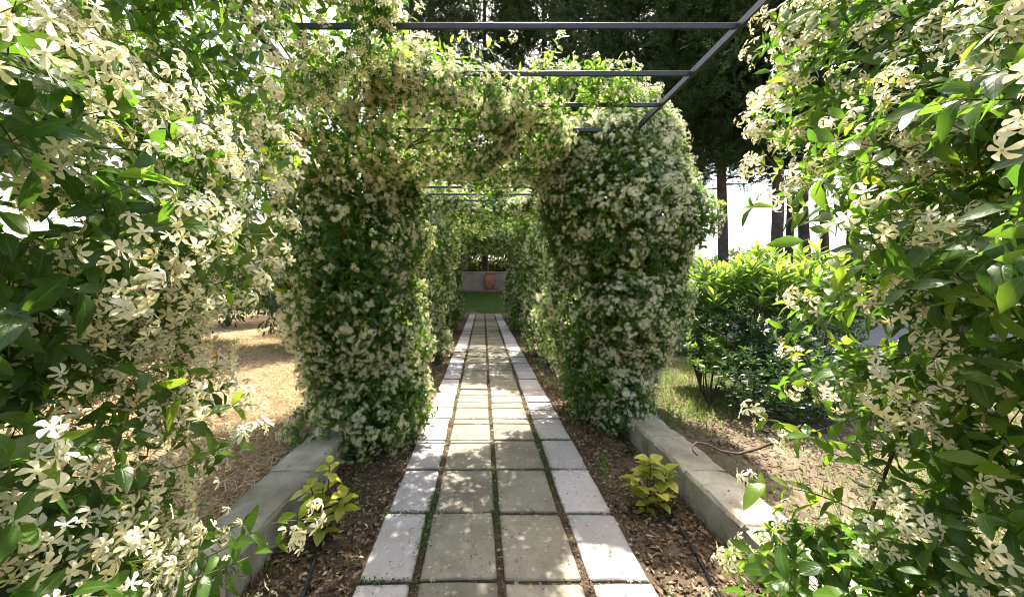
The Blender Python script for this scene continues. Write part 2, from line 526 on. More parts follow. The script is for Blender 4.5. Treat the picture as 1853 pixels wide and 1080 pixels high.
low_wall(-1.54, -1.225, [.75, 1.75, 2.62, 3.72], "low grey stone kerb wall between the straw and the left planting bed")
low_wall(1.445, 1.76, [.75, 1.42, 2.02, 2.62, 3.20, 3.9], "low stone kerb wall beside the right planting bed, its near top sunlit")
low_wall(-1.60, -1.225, [4.06, 5.3, 6.5, 7.55], "low stone kerb wall behind the big left jasmine column")
low_wall(1.445, 1.76, [4.24, 5.3, 6.5, 7.55], "low stone kerb wall behind the right jasmine column")

# ------------------------------------------------------------------ pergola
perg = empty("pergola", (.11, 4, 0), "dark iron pergola bars on ochre piers spanning the slab path", "pergola")
px_, py_ = perg.location.x, perg.location.y
RAIL_Z = 3.13
PIERS = [.25, 3.75, 7.6, 11.4, 15.2]
def pmesh(name, V, F, m, smooth=False):
    return obj(name, mesh_vf(name, V - np.array([px_, py_, 0]), F, [m], smooth=smooth), perg)
for k, y in enumerate(PIERS):
    for (x0, x1, dy) in ((-1.585, -1.25, 0), (1.455, 1.79, .17)):
        p_ = pmesh("pier", *box_data(x0, x1, y + dy, y + dy + .33, -.1, 2.55, .012), M_PIER)
        V, F = tube_data([((x0 + x1) / 2, y + dy + .16, 2.52), ((x0 + x1) / 2, y + dy + .16, RAIL_Z - .03)], .025, 4)
        pmesh("post", V, F, M_IRON)
for x in (-1.43, 1.585):
    pmesh("rail", *box_data(x - .015, x + .015, -.6, 16.2, RAIL_Z - .025, RAIL_Z + .025, .003), M_IRON)
bars = [.25, .73, 1.23, 1.74, 2.257, 2.773, 3.26, 3.8, 4.3, 4.75, 5.13, 5.6, 6.1, 6.6, 7.1] + list(np.arange(7.6, 16.1, .5))
for y in bars:
    pmesh("crossbar", *box_data(-1.412, 1.567, y - .009, y + .009, RAIL_Z - .018, RAIL_Z + .018, .002), M_IRON)

# ------------------------------------------------------------------ leaf and flower templates
def leaf_tpl(rows, fold=.22, curl=.2, twist=.0):
    """rows: (t, half width); +Y is the length, unit length, half widths relative to the length."""
    V, UV, F = [], [], []
    ids = []
    for t, hw in rows:
        z = -curl * t * t + .06 * math.sin(t * 5)
        tw = twist * t
        if hw <= 0.004:
            V.append((0, t, z)); UV.append((0, t, 0)); ids.append([len(V) - 1])
        else:
            a = len(V)
            V += [(-hw, t, z + fold * hw - tw * hw), (0, t, z), (hw, t, z + fold * hw + tw * hw)]
            UV += [(-1, t, 0), (0, t, 0), (1, t, 0)]
            ids.append([a, a + 1, a + 2])
    for r0, r1 in zip(ids[:-1], ids[1:]):
        if len(r0) == 1: F += [(r0[0], r1[1], r1[0]), (r0[0], r1[2], r1[1])]
        elif len(r1) == 1: F += [(r0[0], r0[1], r1[0]), (r0[1], r0[2], r1[0])]
        else: F += [(r0[0], r0[1], r1[1], r1[0]), (r0[1], r0[2], r1[2], r1[1])]
    return Tpl(V, F, None, UV)
JR = [(0, 0), (.16, .12), (.42, .215), (.70, .165), (.88, .075), (1, 0)]
T_LEAF_NEAR = [leaf_tpl(JR, .25, c, tw) for c, tw in ((.18, .1), (.32, -.12), (.05, .15), (.24, 0))]
T_LEAF_MID = leaf_tpl([(0, 0), (.28, .18), (.68, .17), (1, 0)], .25, .22)
T_LEAF_FAR = Tpl([(0, 0, 0), (.22, .45, .06), (0, 1, -.1), (-.22, .45, .06)], [(0, 1, 2, 3)])
T_LANCE = leaf_tpl([(0, 0), (.2, .07), (.55, .115), (.82, .085), (1, 0)], .3, .12)
T_SPAT = leaf_tpl([(0, 0), (.3, .055), (.68, .135), (.9, .11), (1, 0)], .25, .14)
T_HYD = leaf_tpl([(0, 0), (.12, .14), (.34, .29), (.58, .30), (.8, .18), (.92, .07), (1, 0)], .22, .28, .06)

def flower_tpl(detail, reflex=0.0, seed=1):
    V, F, M = [], [], []
    rs = np.random.default_rng(seed)
    for i in range(5):
        a = i * 2 * math.pi / 5
        a += rs.normal(0, .07) * (detail == 2)
        ca, sa = math.cos(a), math.sin(a)
        cu = reflex + rs.normal(0, .05)
        def P(r, t, z):
            V.append((ca * r - sa * t, sa * r + ca * t, z)); return len(V) - 1
        if detail == 2:
            b0, b1 = P(.05, -.05, 0), P(.05, .05, .01)
            m0, m1 = P(.20, -.065, .04 + cu * .04), P(.20, .085, .01 + cu * .04)
            t0, t1 = P(.37, -.105, .03 + cu * .14), P(.36, .17, -.02 + cu * .14)
            e0, e1, e2 = P(.435, -.06, .01 + cu * .2), P(.485, .07, -.02 + cu * .25), P(.465, .19, -.06 + cu * .25)
            F += [(b0, m0, m1, b1), (m0, t0, t1, m1), (t0, e0, e1, t1), (t1, e1, e2)]; M += [0, 0, 0, 0]
        elif detail == 1:
            b0 = P(.02, 0, 0); m0 = P(.38, -.095, .03); t1 = P(.52, .10, -.03); m1 = P(.27, .095, 0)
            F.append((b0, m0, t1, m1)); M.append(0)
        else:
            b0 = P(.02, 0, 0); m0 = P(.48, -.09, .02); t1 = P(.48, .11, -.02)
            F.append((b0, m0, t1)); M.append(0)
    if detail == 2:
        c = len(V); n = 5
        for i in range(n):
            a = (i + .5) * 2 * math.pi / n
            V.append((.06 * math.cos(a), .06 * math.sin(a), .012))
        F.append(tuple(range(c, c + n))); M.append(1)
        for zz, rr in ((-.05, .045), (-.30, .03)):
            for i in range(4):
                a = i * math.pi / 2
                V.append((rr * math.cos(a), rr * math.sin(a), zz))
        d = c + n
        for i in range(4):
            F.append((d + i, d + 4 + i, d + 4 + (i + 1) % 4, d + (i + 1) % 4)); M.append(2)
    return Tpl(V, F, M)
T_FL2, T_FL1, T_FL0 = flower_tpl(2), flower_tpl(1), flower_tpl(0)
T_FL2S = [T_FL2, flower_tpl(2, -.7, 2), flower_tpl(2, .6, 3), flower_tpl(2, -1.3, 4)]
FMATS = [M_PETAL, M_EYE, M_TWIG]
s3 = [(math.cos(a), 0, math.sin(a)) for a in (0, 2.094, 4.189)]
T_TWIG = Tpl([(x, 0, z) for x, _, z in s3] + [(x * .8, 1, z * .8) for x, _, z in s3], [(0, 1, 4, 3), (1, 2, 5, 4), (2, 0, 3, 5)])

# ------------------------------------------------------------------ jasmine builder
class Plant:
    def __init__(self): self.L, self.F, self.T = [], [], []   # leaves, flowers, twigs

def blob_points(blobs, n, seed, lump=.10, freq=5.0, thin=.8, away=.55):
    """Points with outward normals on the skin of a union of ellipsoids, lumpy."""
    r = np.random.default_rng(seed)
    nz, nz2 = Noise(seed + 5, freq), Noise(seed + 6, freq * 2.6)
    C = np.array([b[:3] for b in blobs]); R = np.array([b[3:6] for b in blobs])
    ar = np.array([(x * y + y * z + x * z) for x, y, z in R])
    wgt = np.array([b[6] if len(b) > 6 else 1.0 for b in blobs])
    ps, ns = [], []
    for k in range(len(blobs)):
        m = int(n * ar[k] / ar.sum() * 1.6 * wgt[k])
        u = unit(r.normal(size=(m, 3)))
        p = C[k] + u * R[k]
        nn = unit(u / R[k])
        keep = np.ones(m, bool)
        for j in range(len(blobs)):
            if j != k:
                keep &= (((p - C[j]) / R[j]) ** 2).sum(1) > thin
        keep &= (nn @ np.array([0, -1, .0]) > -.35) | (r.random(m) < away)
        ps.append(p[keep]); ns.append(nn[keep])
    P, N = np.concatenate(ps), np.concatenate(ns)
    d = lump * nz(P) + lump * .45 * nz2(P) - r.exponential(.05, len(P))
    return P + N * d[:, None], N

def grow(pl, P, N, r, nodes=4, gap=.03, leaf=.065, leaf_var=.2, ff=.35, per=(4, 10), fsize=.047, spread_r=.05, out=.6, up=.25, droop=.05,
         fmask=None, young=.12, twig=.0016, white=0.0):
    n = len(P)
    d = unit(N * out + r.normal(size=(n, 3)) * .55 + np.array([0, 0, up]))
    p = P.copy()
    ref = unit(r.normal(size=(n, 3)))
    base = r.beta(2, 3, n) * .75
    yng = r.random(n) < young
    for k in range(nodes):
        d2 = unit(d + np.array([0, 0, -droop * k]) + r.normal(size=(n, 3)) * .12)
        q = p + d2 * gap * r.uniform(.7, 1.3, (n, 1))
        if twig:
            pl.T.append((p, q, np.full(n, twig * (1 - .12 * k)), np.clip(base + .1 * k, 0, 1)))
        u = unit(np.cross(d2, ref)); v = np.cross(d2, u)
        ax = u if k % 2 == 0 else v
        for s in (-1, 1):
            keep = r.random(n) < .9
            ld = ax * s * .85 + d2 * r.uniform(.2, .8, (n, 1)) + r.normal(size=(n, 3)) * .25 + np.array([0, 0, -.18])
            ln = d2 * .5 + N * .45 + np.array([0, 0, .55]) + r.normal(size=(n, 3)) * .35
            sc = leaf * np.exp(r.normal(0, leaf_var, n)) * (1 - .10 * max(0, k - nodes + 3))
            tint = np.clip(base + r.normal(0, .10, n) + yng * .17 * k, 0, 1)
            M = frames(ld, ln) * sc[:, None, None]
            pl.L.append((M[keep], q[keep], tint[keep]))
        p, d = q, d2
    # flower clusters at the shoot tips
    fp = np.full(n, ff) if fmask is None else np.clip(ff * fmask(P, N), 0, 1)
    idx = np.nonzero(r.random(n) < fp)[0]
    if len(idx):
        cnt = r.integers(per[0], per[1] + 1, len(idx))
        rep = np.repeat(idx, cnt)
        m = len(rep)
        cd_ = unit(d[rep] * .6 + N[rep] * .9 + np.array([0, -.1, .1]))
        off = unit(cd_ * .5 + r.normal(size=(m, 3))) * (spread_r * r.random((m, 1)) ** .5)
        fpos = p[rep] + N[rep] * .015 + cd_ * .012 + off
        fd = unit(cd_ * .75 + off / spread_r * .7 + r.normal(size=(m, 3)) * .35)
        side = unit(np.cross(fd, r.normal(size=(m, 3))))
        M = frames(side, fd)                                   # third column = facing
        sz = fsize * r.uniform(.78, 1.15, m)
        tint = np.clip(r.beta(2.2, 1.5, m) + white, 0, 1)  # per-vine shift: petals coloured creamier for shaded columns, whiter for lit ones
        pl.F.append((M * sz[:, None, None], fpos, tint))
        if twig:
            pl.T.append((p[rep] - d[rep] * .01, fpos - fd * sz[:, None] * .28, np.full(m, twig * .55), np.full(m, .9)))

def cat3(l):
    return [np.concatenate([a[i] for a in l]) for i in range(3)]

def twig_mesh(name, T, loc):
    A = np.concatenate([t[0] for t in T]); B = np.concatenate([t[1] for t in T])
    R = np.concatenate([t[2] for t in T]); tint = np.concatenate([t[3] for t in T])
    D = B - A; L = np.linalg.norm(D, axis=1)
    M = frames(D, np.random.default_rng(5).normal(size=D.shape))
    M = M * np.stack([R, L, R], -1)[:, None, :]
    return inst(name, T_TWIG, M, A - np.array(loc), tint, [M_TWIG])

def project(P):
    y = np.maximum(P[:, 1], 1e-3)
    return 874 + FPX * P[:, 0] / y, 510 + FPX * (CAM_H - P[:, 2]) / y

def cull(pl, f):
    pl.L = [cat3(pl.L)]; k = f(pl.L[0][1]); pl.L = [[a[k] for a in pl.L[0]]]
    if pl.F:
        pl.F = [cat3(pl.F)]; k = f(pl.F[0][1]); pl.F = [[a[k] for a in pl.F[0]]]
    if pl.T:
        T = [np.concatenate([t[i] for t in pl.T]) for i in range(4)]; k = f(T[1]); pl.T = [[a[k] for a in T]]

def pick(P, size, n, cell, extra=None):
    """Indices of the n largest pieces seen in the frame, one (the nearest) for each cell of the picture."""
    x, y = project(P)
    ok = (P[:, 1] > .2) & (x > 0) & (x < 1853) & (y > 0) & (y < 1080)
    dist = np.linalg.norm(P - np.array([0, 0, CAM_H]), axis=1)
    ps = FPX * size / np.maximum(P[:, 1], .1)
    cells = (np.floor(x / cell) * 1000 + np.floor(y / cell)).astype(int)
    idx = np.nonzero(ok)[0]
    idx = idx[np.argsort(dist[idx])]
    _, first = np.unique(cells[idx], return_index=True)
    cand = idx[first]
    cand = cand[np.argsort(-ps[cand])][:n]
    if len(cand) < n:
        rest = np.setdiff1d(idx, cand)
        rest = rest[np.argsort(-ps[rest])][:n - len(cand)]
        cand = np.concatenate([cand, rest])
    return cand

def mat4(M, p):
    m = Matrix([[*map(float, M[i]), float(p[i])] for i in range(3)] + [[0, 0, 0, 1]])
    return m

def place_parts(name, meshes, M, P, parent, r):
    loc = np.array(parent.location)
    for i in range(len(P)):
        o = obj(name, meshes[int(r.integers(len(meshes)))], parent)
        o.matrix_local = mat4(M[i], P[i] - loc)

def finish(pl, root, near, seed, tl, tf, lmat):
    loc = np.array(root.location)
    r = np.random.default_rng(seed)
    L, Fl = cat3(pl.L), (cat3(pl.F) if pl.F else None)
    if near:
        for nm, A, tpls, mts, cell, n in (("leaf", L, T_LEAF_NEAR, [lmat], 26, 300), ("flower", Fl, T_FL2S, FMATS, 22, 300)):
            if nm == 'leaf': A[2] = A[2] * .84
            size = np.linalg.norm(A[0][:, :, 1], axis=1)
            sel = pick(A[1], size, n, cell)
            bins = [0.12, .3, .5, .75, .95]
            ms = [[inst(nm, t, np.eye(3)[None], np.zeros((1, 3)), np.array([b]), mts) for t in tpls] for b in bins]
            bi = np.abs(A[2][sel][:, None] - np.array(bins)[None]).argmin(1)
            for b in range(len(bins)):
                s = sel[bi == b]
                place_parts(nm, ms[b], A[0][s], A[1][s], root, r)
            keep = np.ones(len(A[1]), bool); keep[sel] = False
            for i in range(3): A[i] = A[i][keep]
    LT, FT = (T_LEAF_NEAR[2:], T_FL2S) if near else ([tl], [tf])
    for tp_, A, nm, mts in ((LT, L, "foliage", [lmat]), (FT, Fl, "blossom", FMATS)):
        if A is None: continue
        ch = r.integers(0, len(tp_), len(A[1]))
        for k in range(len(tp_)):
            c_ = ch == k
            obj(nm, inst(nm, tp_[k], A[0][c_], A[1][c_] - loc, A[2][c_], mts), root, kind="stuff")
    if pl.T:
        obj("twigs", twig_mesh("twigs", pl.T, loc), root, kind="stuff")

def stems(root, x, y, top, r, n=4, side=.2):
    parts = []
    loc = np.array(root.location)
    for i in range(n):
        a = r.uniform(0, 6.28)
        z = np.linspace(-.08, top, 14)
        pth = np.stack([x + np.cos(a + z * 1.7) * side, y + np.sin(a + z * 1.7) * side, z], -1)
        V, F = tube_data(pth - loc, np.linspace(.016, .007, 14), 6)
        obj("stem", mesh_vf("stem", V, F, [M_STEM]), root)

JGROUP = "star jasmine vines climbing the pergola piers"
FMN = Noise(77, 2.2); FMN2 = Noise(78, 5.5)
def fmask(P, N):
    """More blossom high up and on the lumps."""
    return np.clip(.75 + .45 * FMN(P) + .35 * FMN2(P), .08, 2.2) * np.clip(.55 + .28 * P[:, 2], .5, 1.4)

def fmask_even(P, N):
    return np.clip(.95 + .30 * FMN2(P) + .22 * FMN(P), .25, 1.6)

def fmask_near(P, N):
    return np.clip(.8 + .65 * FMN2(P * .8) + .3 * FMN(P), .05, 1.8) * np.clip(.14 + .48 * P[:, 2], .36, 1.1)

def spray(pl, pts, r, leaf=.062, gap=.05, flowers=True, fs=.045):
    """One arching shoot along a line of points with leaf pairs and a flower cluster at its end."""
    pts = np.array(pts, float)
    seg = np.linalg.norm(np.diff(pts, axis=0), axis=1); L = seg.sum()
    m = max(3, int(L / gap)); s = np.linspace(0, L, m + 1); cs = np.concatenate([[0], np.cumsum(seg)])
    q = np.stack([np.interp(s, cs, pts[:, i]) for i in range(3)], -1)
    q[1:-1] += r.normal(0, .006, q[1:-1].shape)
    pl.T.append((q[:-1], q[1:], np.linspace(.0024, .0012, m), np.linspace(.4, 1, m)))
    d = unit(np.diff(q, axis=0))
    ref = unit(r.normal(size=3))
    for k in range(1, m + 1):
        u = unit(np.cross(d[k - 1], ref)); v = np.cross(d[k - 1], u)
        ax = u if k % 2 else v
        for sg in (-1, 1):
            ld = ax * sg * .8 + d[k - 1] * .6 + r.normal(size=3) * .2
            ln = d[k - 1] * .3 + np.array([0, -.3, .7]) + r.normal(size=3) * .25
            sc = leaf * math.exp(r.normal(0, .2))
            pl.L.append((frames(ld, ln)[None] * sc, q[k][None], np.clip(np.array([.42 + .36 * k / m + r.normal(0, .1)]), 0, 1)))
    if flowers:
        n = int(r.integers(6, 12))
        off = unit(r.normal(size=(n, 3)) + d[-1]) * .055 * r.random((n, 1)) ** .5
        fd = unit(off / .05 + d[-1] + np.array([0, -.6, 0]) + r.normal(size=(n, 3)) * .4)
        M = frames(unit(np.cross(fd, r.normal(size=(n, 3)))), fd) * (fs * r.uniform(.8, 1.1, n))[:, None, None]
        fp = q[-1] + d[-1] * .03 + off
        pl.F.append((M, fp, r.beta(4, 2, n)))
        pl.T.append((np.repeat(q[-1][None], n, 0), fp - fd * .012, np.full(n, .0008), np.full(n, .9)))

def at(px, py, y):
    return ((px - 874) / FPX * y, y, CAM_H - (py - 510) / FPX * y)

def vine(blobs, n, seed, label, x, y, near=False, tl=None, tf=None, sprays=(), cullf=None, nst=4, **kw):
    r = np.random.default_rng(seed)
    root = empty("jasmine_vine", (x, y, 0), label, "jasmine", JGROUP)
    pl = Plant()
    P, N = blob_points(blobs, n, seed, **{k: kw.pop(k) for k in ("lump", "freq", "away") if k in kw})
    grow(pl, P, N, r, fmask=kw.pop("fmask", fmask), **kw)
    if not near and tl is T_LEAF_MID:
        Pi, Ni = blob_points([(b[0], b[1], b[2], b[3] * .72, b[4] * .72, b[5] * .95) for b in blobs[:3]], int(n * .22), seed + 500, away=.3)
        grow(pl, Pi, Ni, r, nodes=3, gap=.03, leaf=.085, ff=0, twig=0)
    for s in sprays: spray(pl, s, r)
    if cullf: cull(pl, cullf)
    finish(pl, root, near, seed, tl, tf, M_LEAFV if near else M_LEAF)
    stems(root, x, y, 2.6, r, nst)
    if nst > 3:
        for b_ in blobs[3:]:
            for q in range(2):
                s_ = np.linspace(0, 1, 12)[:, None]
                e_ = np.array([b_[0] + r.uniform(-.5, .5), b_[1] + r.uniform(-.6, .4), b_[2] + r.uniform(-.25, .1)])
                p_ = (1 - s_) * np.array([x, y, 2.5]) + s_ * e_ + np.sin(s_ * 3.14) * np.array([0, 0, .35]) + np.sin(s_ * 11 + q) * .04
                V_, F_ = tube_data(p_ - np.array(root.location), np.linspace(.010, .004, 12), 6)
                obj("stem", mesh_vf("stem", V_, F_, [M_STEM]), root)
    return root

def near_ok(P):
    d = np.linalg.norm(P - np.array([0, 0, CAM_H]), axis=1)
    return (d > .70) & (P[:, 1] > -.6) & (P[:, 2] > -.03)

# nearest pair, beside the camera
L0 = [(-1.42, .50, .30, .60, .70, .62), (-1.50, .58, 1.0, .73, .75, .8), (-1.50, .62, 1.75, .73, .80, .7), (-1.55, .80, 2.45, .78, .85, .45, .5), (-1.58, 1.35, 1.92, .52, .5, .62, .6), (-1.36, .95, .36, .42, .42, .42, .9)]
spL = [[at(330, 330, 1.15), at(420, 292, 1.18), at(500, 262, 1.2)], [at(330, 420, 1.1), at(430, 350, 1.15), at(530, 300, 1.2)],
       [at(250, 760, 1.0), at(330, 690, 1.05), at(385, 665, 1.1)], [at(250, 870, .95), at(370, 830, 1.0), at(430, 800, 1.05)],
       [at(370, 1010, 1.0), at(460, 960, 1.05), at(540, 940, 1.1)], [at(330, 1060, .95), at(420, 1020, 1.0), at(500, 985, 1.05)],
       [at(250, 800, .95), at(330, 770, 1.0), at(420, 735, 1.05)], [at(280, 560, 1.0), at(360, 520, 1.05), at(440, 520, 1.1)],
       [at(300, 150, 1.2), at(400, 130, 1.3), at(470, 160, 1.35)], [at(300, 480, 1.1), at(400, 440, 1.2), at(480, 400, 1.25)],
       [at(320, 350, 1.2), at(420, 400, 1.25), at(490, 450, 1.3)], [at(250, 300, 1.1), at(370, 330, 1.2), at(460, 330, 1.25)],
       [at(300, 200, 1.2), at(400, 230, 1.3), at(470, 300, 1.35)], [at(320, 80, 1.3), at(400, 60, 1.4), at(470, 90, 1.45)],
       [at(280, 590, 1.0), at(360, 560, 1.1), at(430, 540, 1.15)], [at(290, 450, 1.1), at(360, 470, 1.15), at(430, 480, 1.2)],
       [at(360, 420, 1.2), at(430, 380, 1.28), at(480, 350, 1.35)], [at(350, 360, 1.2), at(430, 330, 1.3), at(500, 345, 1.38)],
       [at(370, 470, 1.2), at(440, 430, 1.3), at(500, 410, 1.35)], [at(330, 300, 1.2), at(420, 350, 1.3), at(470, 420, 1.35)],
       [at(370, 520, 1.2), at(440, 490, 1.3), at(490, 480, 1.35)], [at(350, 260, 1.3), at(420, 280, 1.4), at(480, 310, 1.45)],
       [at(150, 640, .8), at(230, 660, .85), at(330, 720, .9)], [at(300, 240, 1.1), at(380, 200, 1.15), at(440, 215, 1.2)]]
vine(L0, 6200, 21, "large close-up white jasmine covering the left edge of the photo", -1.42, .42, near=True, tf=T_FL2, sprays=spL, cullf=near_ok,
     nodes=4, gap=.038, leaf=.066, fmask=fmask_near, ff=1.0, per=(8, 18), fsize=.037, spread_r=.08, white=.05, lump=.09, freq=4.5, away=.4)
R0 = [(1.52, .55, .30, .70, .75, .62), (1.72, .56, 1.0, .66, .66, .7), (1.74, .58, 1.7, .66, .66, .7), (1.93, 1.25, 2.35, .60, .72, .55), (1.46, .98, .42, .50, .50, .52, .9), (1.72, .98, 1.2, .50, .50, .65, .8)]
spR = [[at(1560, 60, 1.2), at(1480, 110, 1.3), at(1400, 170, 1.35)], [at(1600, 250, 1.2), at(1480, 230, 1.3), at(1410, 180, 1.35)],
       [at(1620, 330, 1.15), at(1500, 290, 1.25), at(1395, 245, 1.3)], [at(1620, 360, 1.1), at(1500, 340, 1.2), at(1385, 300, 1.3)],
       [at(1640, 30, 1.2), at(1520, 10, 1.35), at(1440, 50, 1.45)], [at(1700, 560, 1.0), at(1560, 545, 1.1), at(1470, 530, 1.2)],
       [at(1650, 640, 1.0), at(1540, 660, 1.1), at(1460, 690, 1.2)], [at(1600, 860, 1.0), at(1500, 810, 1.1), at(1390, 760, 1.2)],
       [at(1560, 930, 1.0), at(1480, 890, 1.1), at(1385, 875, 1.2)], [at(1540, 1060, 1.0), at(1440, 1020, 1.1), at(1350, 1010, 1.2)],
       [at(1600, 420, 1.1), at(1540, 400, 1.15), at(1460, 350, 1.2)], [at(1540, 990, 1.05), at(1450, 960, 1.1), at(1400, 980, 1.2)],
       [at(1640, 730, 1.0), at(1540, 760, 1.1), at(1450, 790, 1.2)]]
vine(R0, 5400, 23, "large close-up jasmine with big glossy leaves covering the right edge of the photo", 1.62, .6, near=True, tf=T_FL2, sprays=spR, cullf=near_ok,
     nodes=4, gap=.042, leaf=.070, fmask=lambda P, N: np.maximum(fmask_near(P, N), .38 + .5 * FMN2(P)), young=.4, ff=.40, per=(6, 14), fsize=.037, spread_r=.07, white=.05, lump=.09, freq=4.5, away=.4)

tr_ = bpy.data.objects["jasmine_vine.001"]
V, F = tube_data(np.array([at(*q) for q in ((1450, 770, 1.3), (1410, 796, 1.32), (1370, 812, 1.33), (1335, 821, 1.34), (1305, 816, 1.34), (1280, 804, 1.35), (1262, 800, 1.35), (1253, 806, 1.34), (1254, 816, 1.33), (1262, 824, 1.33))]) - np.array(tr_.location),
                 np.linspace(.0055, .0028, 10), 6)
obj("tendril", mesh_vf("tendril", V, F, [M_STEM]), tr_)
# the big column on the left with the arch over the path
L1 = [(-1.12, 3.95, .32, .50, .72, .52), (-1.32, 4.0, 1.15, .68, .8, .95), (-1.32, 4.0, 2.15, .70, .85, .95), (-1.35, 3.75, 2.95, .95, 1.05, .48),
      (-.55, 3.55, 3.0, .80, .90, .34, 1.1), (.10, 3.95, 3.05, .68, .78, .27, 1.35), (.80, 4.75, 3.0, .6, .45, .24, .5),
      (-1.65, 2.65, 3.08, .85, .85, .38, .5), (-1.75, 1.95, 2.95, .7, .7, .40, .45),
      (-2.0, 4.1, 2.2, .52, .6, .75, .7), (-.98, 2.15, 3.2, .5, .5, .34, .75), (.78, 3.15, 3.18, .55, .35, .18, .5)]
spA = [[at(840, 100, 2.6), at(900, 80, 2.55), at(920, 70, 2.5)], [at(960, 140, 2.8), at(1000, 110, 2.75), at(1015, 60, 2.5)], [at(1040, 150, 3.0), at(1090, 120, 2.9), at(1130, 110, 2.8)],
       [at(1000, 170, 3.0), at(1060, 140, 2.9), at(1110, 165, 2.85)], [at(700, 60, 2.4), at(735, 40, 2.4), at(750, 20, 2.4)], [at(760, 110, 2.6), at(800, 85, 2.6), at(830, 70, 2.6)],
       [at(900, 150, 2.7), at(960, 125, 2.7), at(985, 105, 2.7)]]
vine(L1, 13500, 31, "big flowering jasmine column on the left whose arch crosses the path", -1.42, 3.9, tl=T_LEAF_MID, tf=T_FL1, sprays=spA,
     nodes=3, gap=.03, leaf=.066, fmask=fmask_even, ff=.64, per=(4, 9), fsize=.044, spread_r=.052, white=-.1, lump=.10, freq=4.5, away=.5, twig=.0014)
R1 = [(1.44, 4.2, .38, .36, .52, .6), (1.62, 4.3, 1.30, .62, .72, .85), (1.64, 4.3, 2.25, .80, .80, .95), (1.55, 4.4, 3.05, .78, .68, .48), (1.08, 4.9, 2.95, .5, .55, .36, .7)]
vine(R1, 10500, 33, "white flowering jasmine column on the right side of the path beside the shrubs", 1.62, 4.08, tl=T_LEAF_MID, tf=T_FL1,
     nodes=3, gap=.03, leaf=.066, fmask=fmask_even, ff=.52, per=(4, 9), fsize=.043, spread_r=.058, white=.1, lump=.10, freq=4.5, away=.5, twig=.0014)
# farther columns
def far_col(x, y, s, arch):
    b_ = [(x * 1.0, y, .5, .5, .9, .7), (x * 1.03, y, 1.4, .62, 1.0, .95), (x * 1.03, y, 2.4, .66, 1.1, .85), (x * .9, y, 3.1, .8, 1.1, .4)]
    if arch: b_ += [(x * .45, y, 3.05, .7, .8, .32, .7), (x * .05, y + .2, 3.12, .6, .7, .24, .5), (.5, y + 1.7, 3.12, .9, .7, .12, .4)]
    return b_
FARL = [(7.75, -1.32, "second jasmine column on the left, partly hidden behind the big one", 6000, True),
        (11.6, -1.36, "third jasmine column along the left of the path", 4200, True),
        (15.3, -1.40, "last jasmine column on the left at the end of the path", 3600, True)]
FARR = [(7.7, 1.50, "second jasmine column on the right, behind the pale flowering one", 6000, True),
        (11.6, 1.52, "third jasmine column along the right of the path", 4200, True),
        (15.4, 1.62, "last jasmine column on the right at the end of the path", 3600, True)]
for i, (y, x, lb, n, ar) in enumerate(FARL + FARR):
    near7 = y < 9
    vine(far_col(x, y, 1, ar), n, 50 + i, lb, x, y, tl=T_LEAF_FAR, tf=T_FL1 if near7 else T_FL0, nst=2,
         nodes=3, gap=.035, leaf=.085 if near7 else .11, fmask=fmask_even, ff=.72, per=(4, 7), fsize=.052 if near7 else .06, spread_r=.06, white=-.05 if x < 0 else .15, lump=.11, freq=4, away=.6, twig=0)

# ------------------------------------------------------------------ plants in the beds
def hydrangea(loc, heads, seed, label):
    r = np.random.default_rng(seed)
    root = empty("hydrangea", loc, label, "plant", "young yellow-green plants in the beds")
    ms = [inst("leaf", T_HYD, np.eye(3)[None], np.zeros((1, 3)), np.array([t]), [M_HYD]) for t in (.2, .45, .65, .85, 1.)]
    for (hx, hy, hz, k, sz) in heads:
        top = np.array([hx, hy, hz])
        V, F = tube_data([(0, 0, -.07), (hx * .5, hy * .5, hz * .55), tuple(top)], [.006, .005, .003], 6)
        obj("stem", mesh_vf("stem", V, F, [M_TWIG], attrs={"tint": np.full(len(V), .45)}), root)
        for j in range(k):
            a = j * 2.4 + r.uniform(0, .6)
            lay = j / k
            tilt = .15 + .9 * (1 - lay)                       # lower leaves spread, upper ones stand
            ld = np.array([math.cos(a) * 1.0, math.sin(a) * 1.0, 1.15 - 1.1 * tilt]) + r.normal(0, .15, 3)
            ln = np.array([-math.cos(a) * .5, -math.sin(a) * .5, 1.0]) + r.normal(0, .2, 3)
            M = frames(ld, ln) * sz * r.uniform(.7, 1.1)
            o = obj("leaf", ms[int(r.integers(5))], root)
            o.matrix_local = mat4(M, top + np.array([0, 0, -.10 * (1 - lay)]))
hydrangea((-.98, 2.25, -.03), [(.03, .02, .46, 7, .10), (-.07, -.04, .36, 8, .11), (.12, -.02, .28, 8, .115), (.02, -.08, .18, 9, .12), (-.03, .05, .30, 6, .10)], 3,
          "yellow-green leafy plant in the shaded left bed")
hydrangea((1.17, 2.55, -.03), [(0, 0, .34, 10, .12), (-.11, -.02, .24, 9, .11), (.12, 0, .26, 9, .12), (.02, -.09, .17, 10, .12), (.0, .08, .28, 8, .11), (-.05, -.05, .1, 7, .11)], 4,
          "yellow-green leafy plant in the right bed close to the wall")

